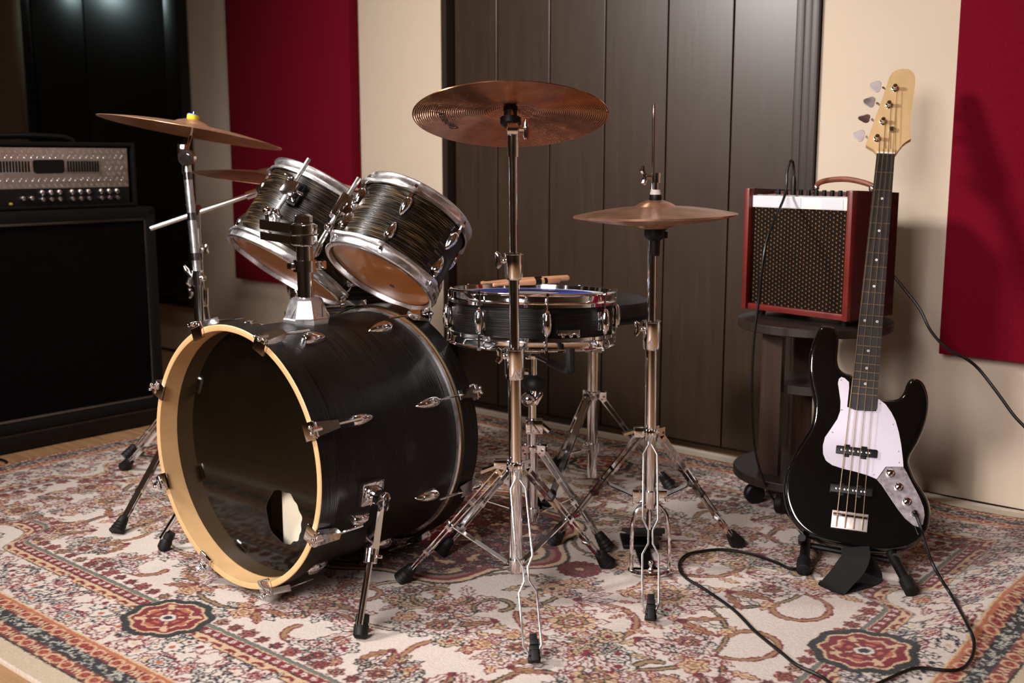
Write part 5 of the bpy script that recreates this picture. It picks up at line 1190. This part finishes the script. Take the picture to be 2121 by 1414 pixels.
a_, b_ = GM @ Vector((-.098, -.070, -.065)), GM @ Vector((.100, -.078, -.065)); mb = MB(); mb.tube([a_, b_], .007, 10); part('cross_bar', mb, 'black', gs, world=True)
mid_ = (a_ + b_) / 2; mb = MB(); mb.tube([mid_, GM @ Vector((.004, .17, -.075))], .0065, 10); mb.tube([GM @ Vector((-.05, .17, -.072)), GM @ Vector((.06, .17, -.072))], .009, 10); part('back_rest', mb, 'black', gs, world=True)
def ribbon(path, w_, side):
    mb = MB(); P = [Vector(p) for p in path]; vs = []; s0 = Vector(side)
    for i, p in enumerate(P):
        d = (P[min(i + 1, len(P) - 1)] - P[max(i - 1, 0)]).normalized(); s_ = (s0 - d * s0.dot(d)).normalized(); n_ = s_.cross(d)
        for q, h in ((-1, -.001), (1, -.001), (1, .001), (-1, .001)): vs.append(p + s_ * q * w_ / 2 + n_ * h)
    fs = [(0, 1, 2, 3), tuple(len(vs) - 4 + q for q in (3, 2, 1, 0))]
    for i in range(len(P) - 1):
        for q in range(4): fs.append((i * 4 + q, (i + 1) * 4 + q, (i + 1) * 4 + (q + 1) % 4, i * 4 + (q + 1) % 4))
    mb.add(vs, fs); return mb
mbs = ribbon(smoothpath([gp(1776, 1150, .085) + Vector((.01, .05, 0)), gp(1772, 1158, .068), gp(1752, 1186, .036), gp(1728, 1214, .010), gp(1722, 1220, .0045), gp(1730, 1218, .0035), gp(1775, 1214, .0035) + Vector((.02, .03, 0)), gp(1800, 1200, .010) + Vector((.01, .03, 0)), gp(1806, 1180, .045) + Vector((0, .04, 0)), gp(1790, 1165, .07) + Vector((0, .07, 0))], 5), .058, (.74, -.62, -.10))
solo('guitar_strap', mbs, 'greyfabric', 'folded black webbing guitar strap on the rug under the bass guitar', 'strap')

# ------------------------------------------------------------------ cables
def rz(p):
    u, v = p.dot(UV), p.dot(VV); return float(ruggeo(np.array(u), np.array(v)))
jk = GM @ Vector((.1302, .0213, .004)); gn = Vector((-.2456, -.8566, .4537))
pts = [jk, jk + gn * .028 + Vector((.002, 0, -.008)), jk + gn * .036 + Vector((.012, -.01, -.04))]
for px, py, z in ((1912, 1108, .10), (1930, 1163, .075), (1950, 1200, .045), (1973, 1236, .02), (2006, 1297, .0), (2018, 1335, 0), (2008, 1370, 0), (1978, 1388, 0), (1905, 1383, 0), (1872, 1391, 0), (1828, 1411, 0), (1780, 1428, 0), (1735, 1424, 0), (1700, 1400, 0), (1651, 1377, 0), (1617, 1350, 0), (1563, 1306, 0), (1519, 1262, 0), (1461, 1221, 0), (1418, 1194, 0), (1407, 1170, 0), (1420, 1150, 0), (1454, 1141, 0), (1498, 1138, 0), (1553, 1146, 0), (1604, 1163, 0), (1648, 1178, 0)):
    p = gp(px, py, z + .005)
    if z == 0: p.z = rz(p) + .0055; p = gp(px, py, p.z)
    pts.append(p)
pts += [Vector((.70, 2.42, .006)), Vector((.70, 2.52, .006)), gp(1630, 1062, .006), gp(1600, 1030, .03)]
for px, py, y in ((1580, 990, 2.700), (1563, 920, 2.690), (1558, 800, 2.685), (1562, 700, 2.685), (1572, 620, 2.69), (1588, 500, 2.70), (1604, 410, 2.72), (1616, 350, 2.78), (1626, 321, 2.83), (1634, 322, 2.87), (1639, 345, 2.90), (1640, 362, 2.905)): pts.append(yp(px, py, y))
top = Vector(pts[-1]); pts[-1] = JK + Vector((0, 0, .046)); pts[-2] = JK + Vector((-.002, 0, .070)); pts[-3] = JK + Vector((-.007, -.006, .086)); pts[-4] = JK + Vector((-.016, -.014, .082)); pts[-5] = JK + Vector((-.024, -.024, .056)); pts[-6] = JK + Vector((-.034, -.05, .0))
ck = thing('instrument_cable', 'black cable looping over the rug from bass guitar to combo amplifier', 'cable', (pts[12].x, pts[12].y, 0))
mb = MB(); mb.tube(smoothpath(pts, 6), .0034, 8); part('cord', mb, 'cable', ck, world=True)
mb = MB(); mb.tube([jk - gn * .003, jk + gn * .006, jk + gn * .024 + Vector((0, 0, -.002)), jk + gn * .028 + Vector((.0012, 0, -.006))], [.004, .0058, .0055, .0040], 12); part('plug', mb, 'cable', ck, world=True)
mb = MB(); mb.tube([JK - Vector((0, 0, .002)), JK + Vector((0, 0, .036)), JK + Vector((0, 0, .048))], [.0072, .0066, .004], 14); part('plug', mb, 'cable', ck, world=True)
pts = [yp(px, py, y) for px, py, y in ((1846, 566, 2.82), (1868, 592, 2.80), (1905, 640, 2.77), (1928, 685, 2.74), (1962, 722, 2.68), (2000, 742, 2.62), (2028, 765, 2.58), (2065, 812, 2.54), (2100, 860, 2.50), (2140, 905, 2.46), (2200, 1000, 2.40), (2240, 1120, 2.34))]
e_ = pts[-1]; pts += [Vector((e_.x + .03, e_.y - .03, .10)), Vector((e_.x + .08, e_.y - .06, FZ + .006)), Vector((e_.x + .3, e_.y - .1, FZ + .006))]
mb = MB(); mb.tube(smoothpath(pts, 6), .0038, 8); solo('power_cable', mb, 'cable', 'black cable hanging from behind the combo amplifier across the red panel', 'cable')
pts = [gp(px, py, FZ + .005) for px, py in ((-60, 940), (-20, 948), (4, 952), (14, 958), (6, 964), (-30, 966), (-70, 975))]
mb = MB(); mb.tube(smoothpath(pts, 5), .004, 8); solo('floor_cable', mb, 'cable', 'short loop of black cable on the wooden floor at the left edge', 'cable')
bpy.context.view_layer.update()
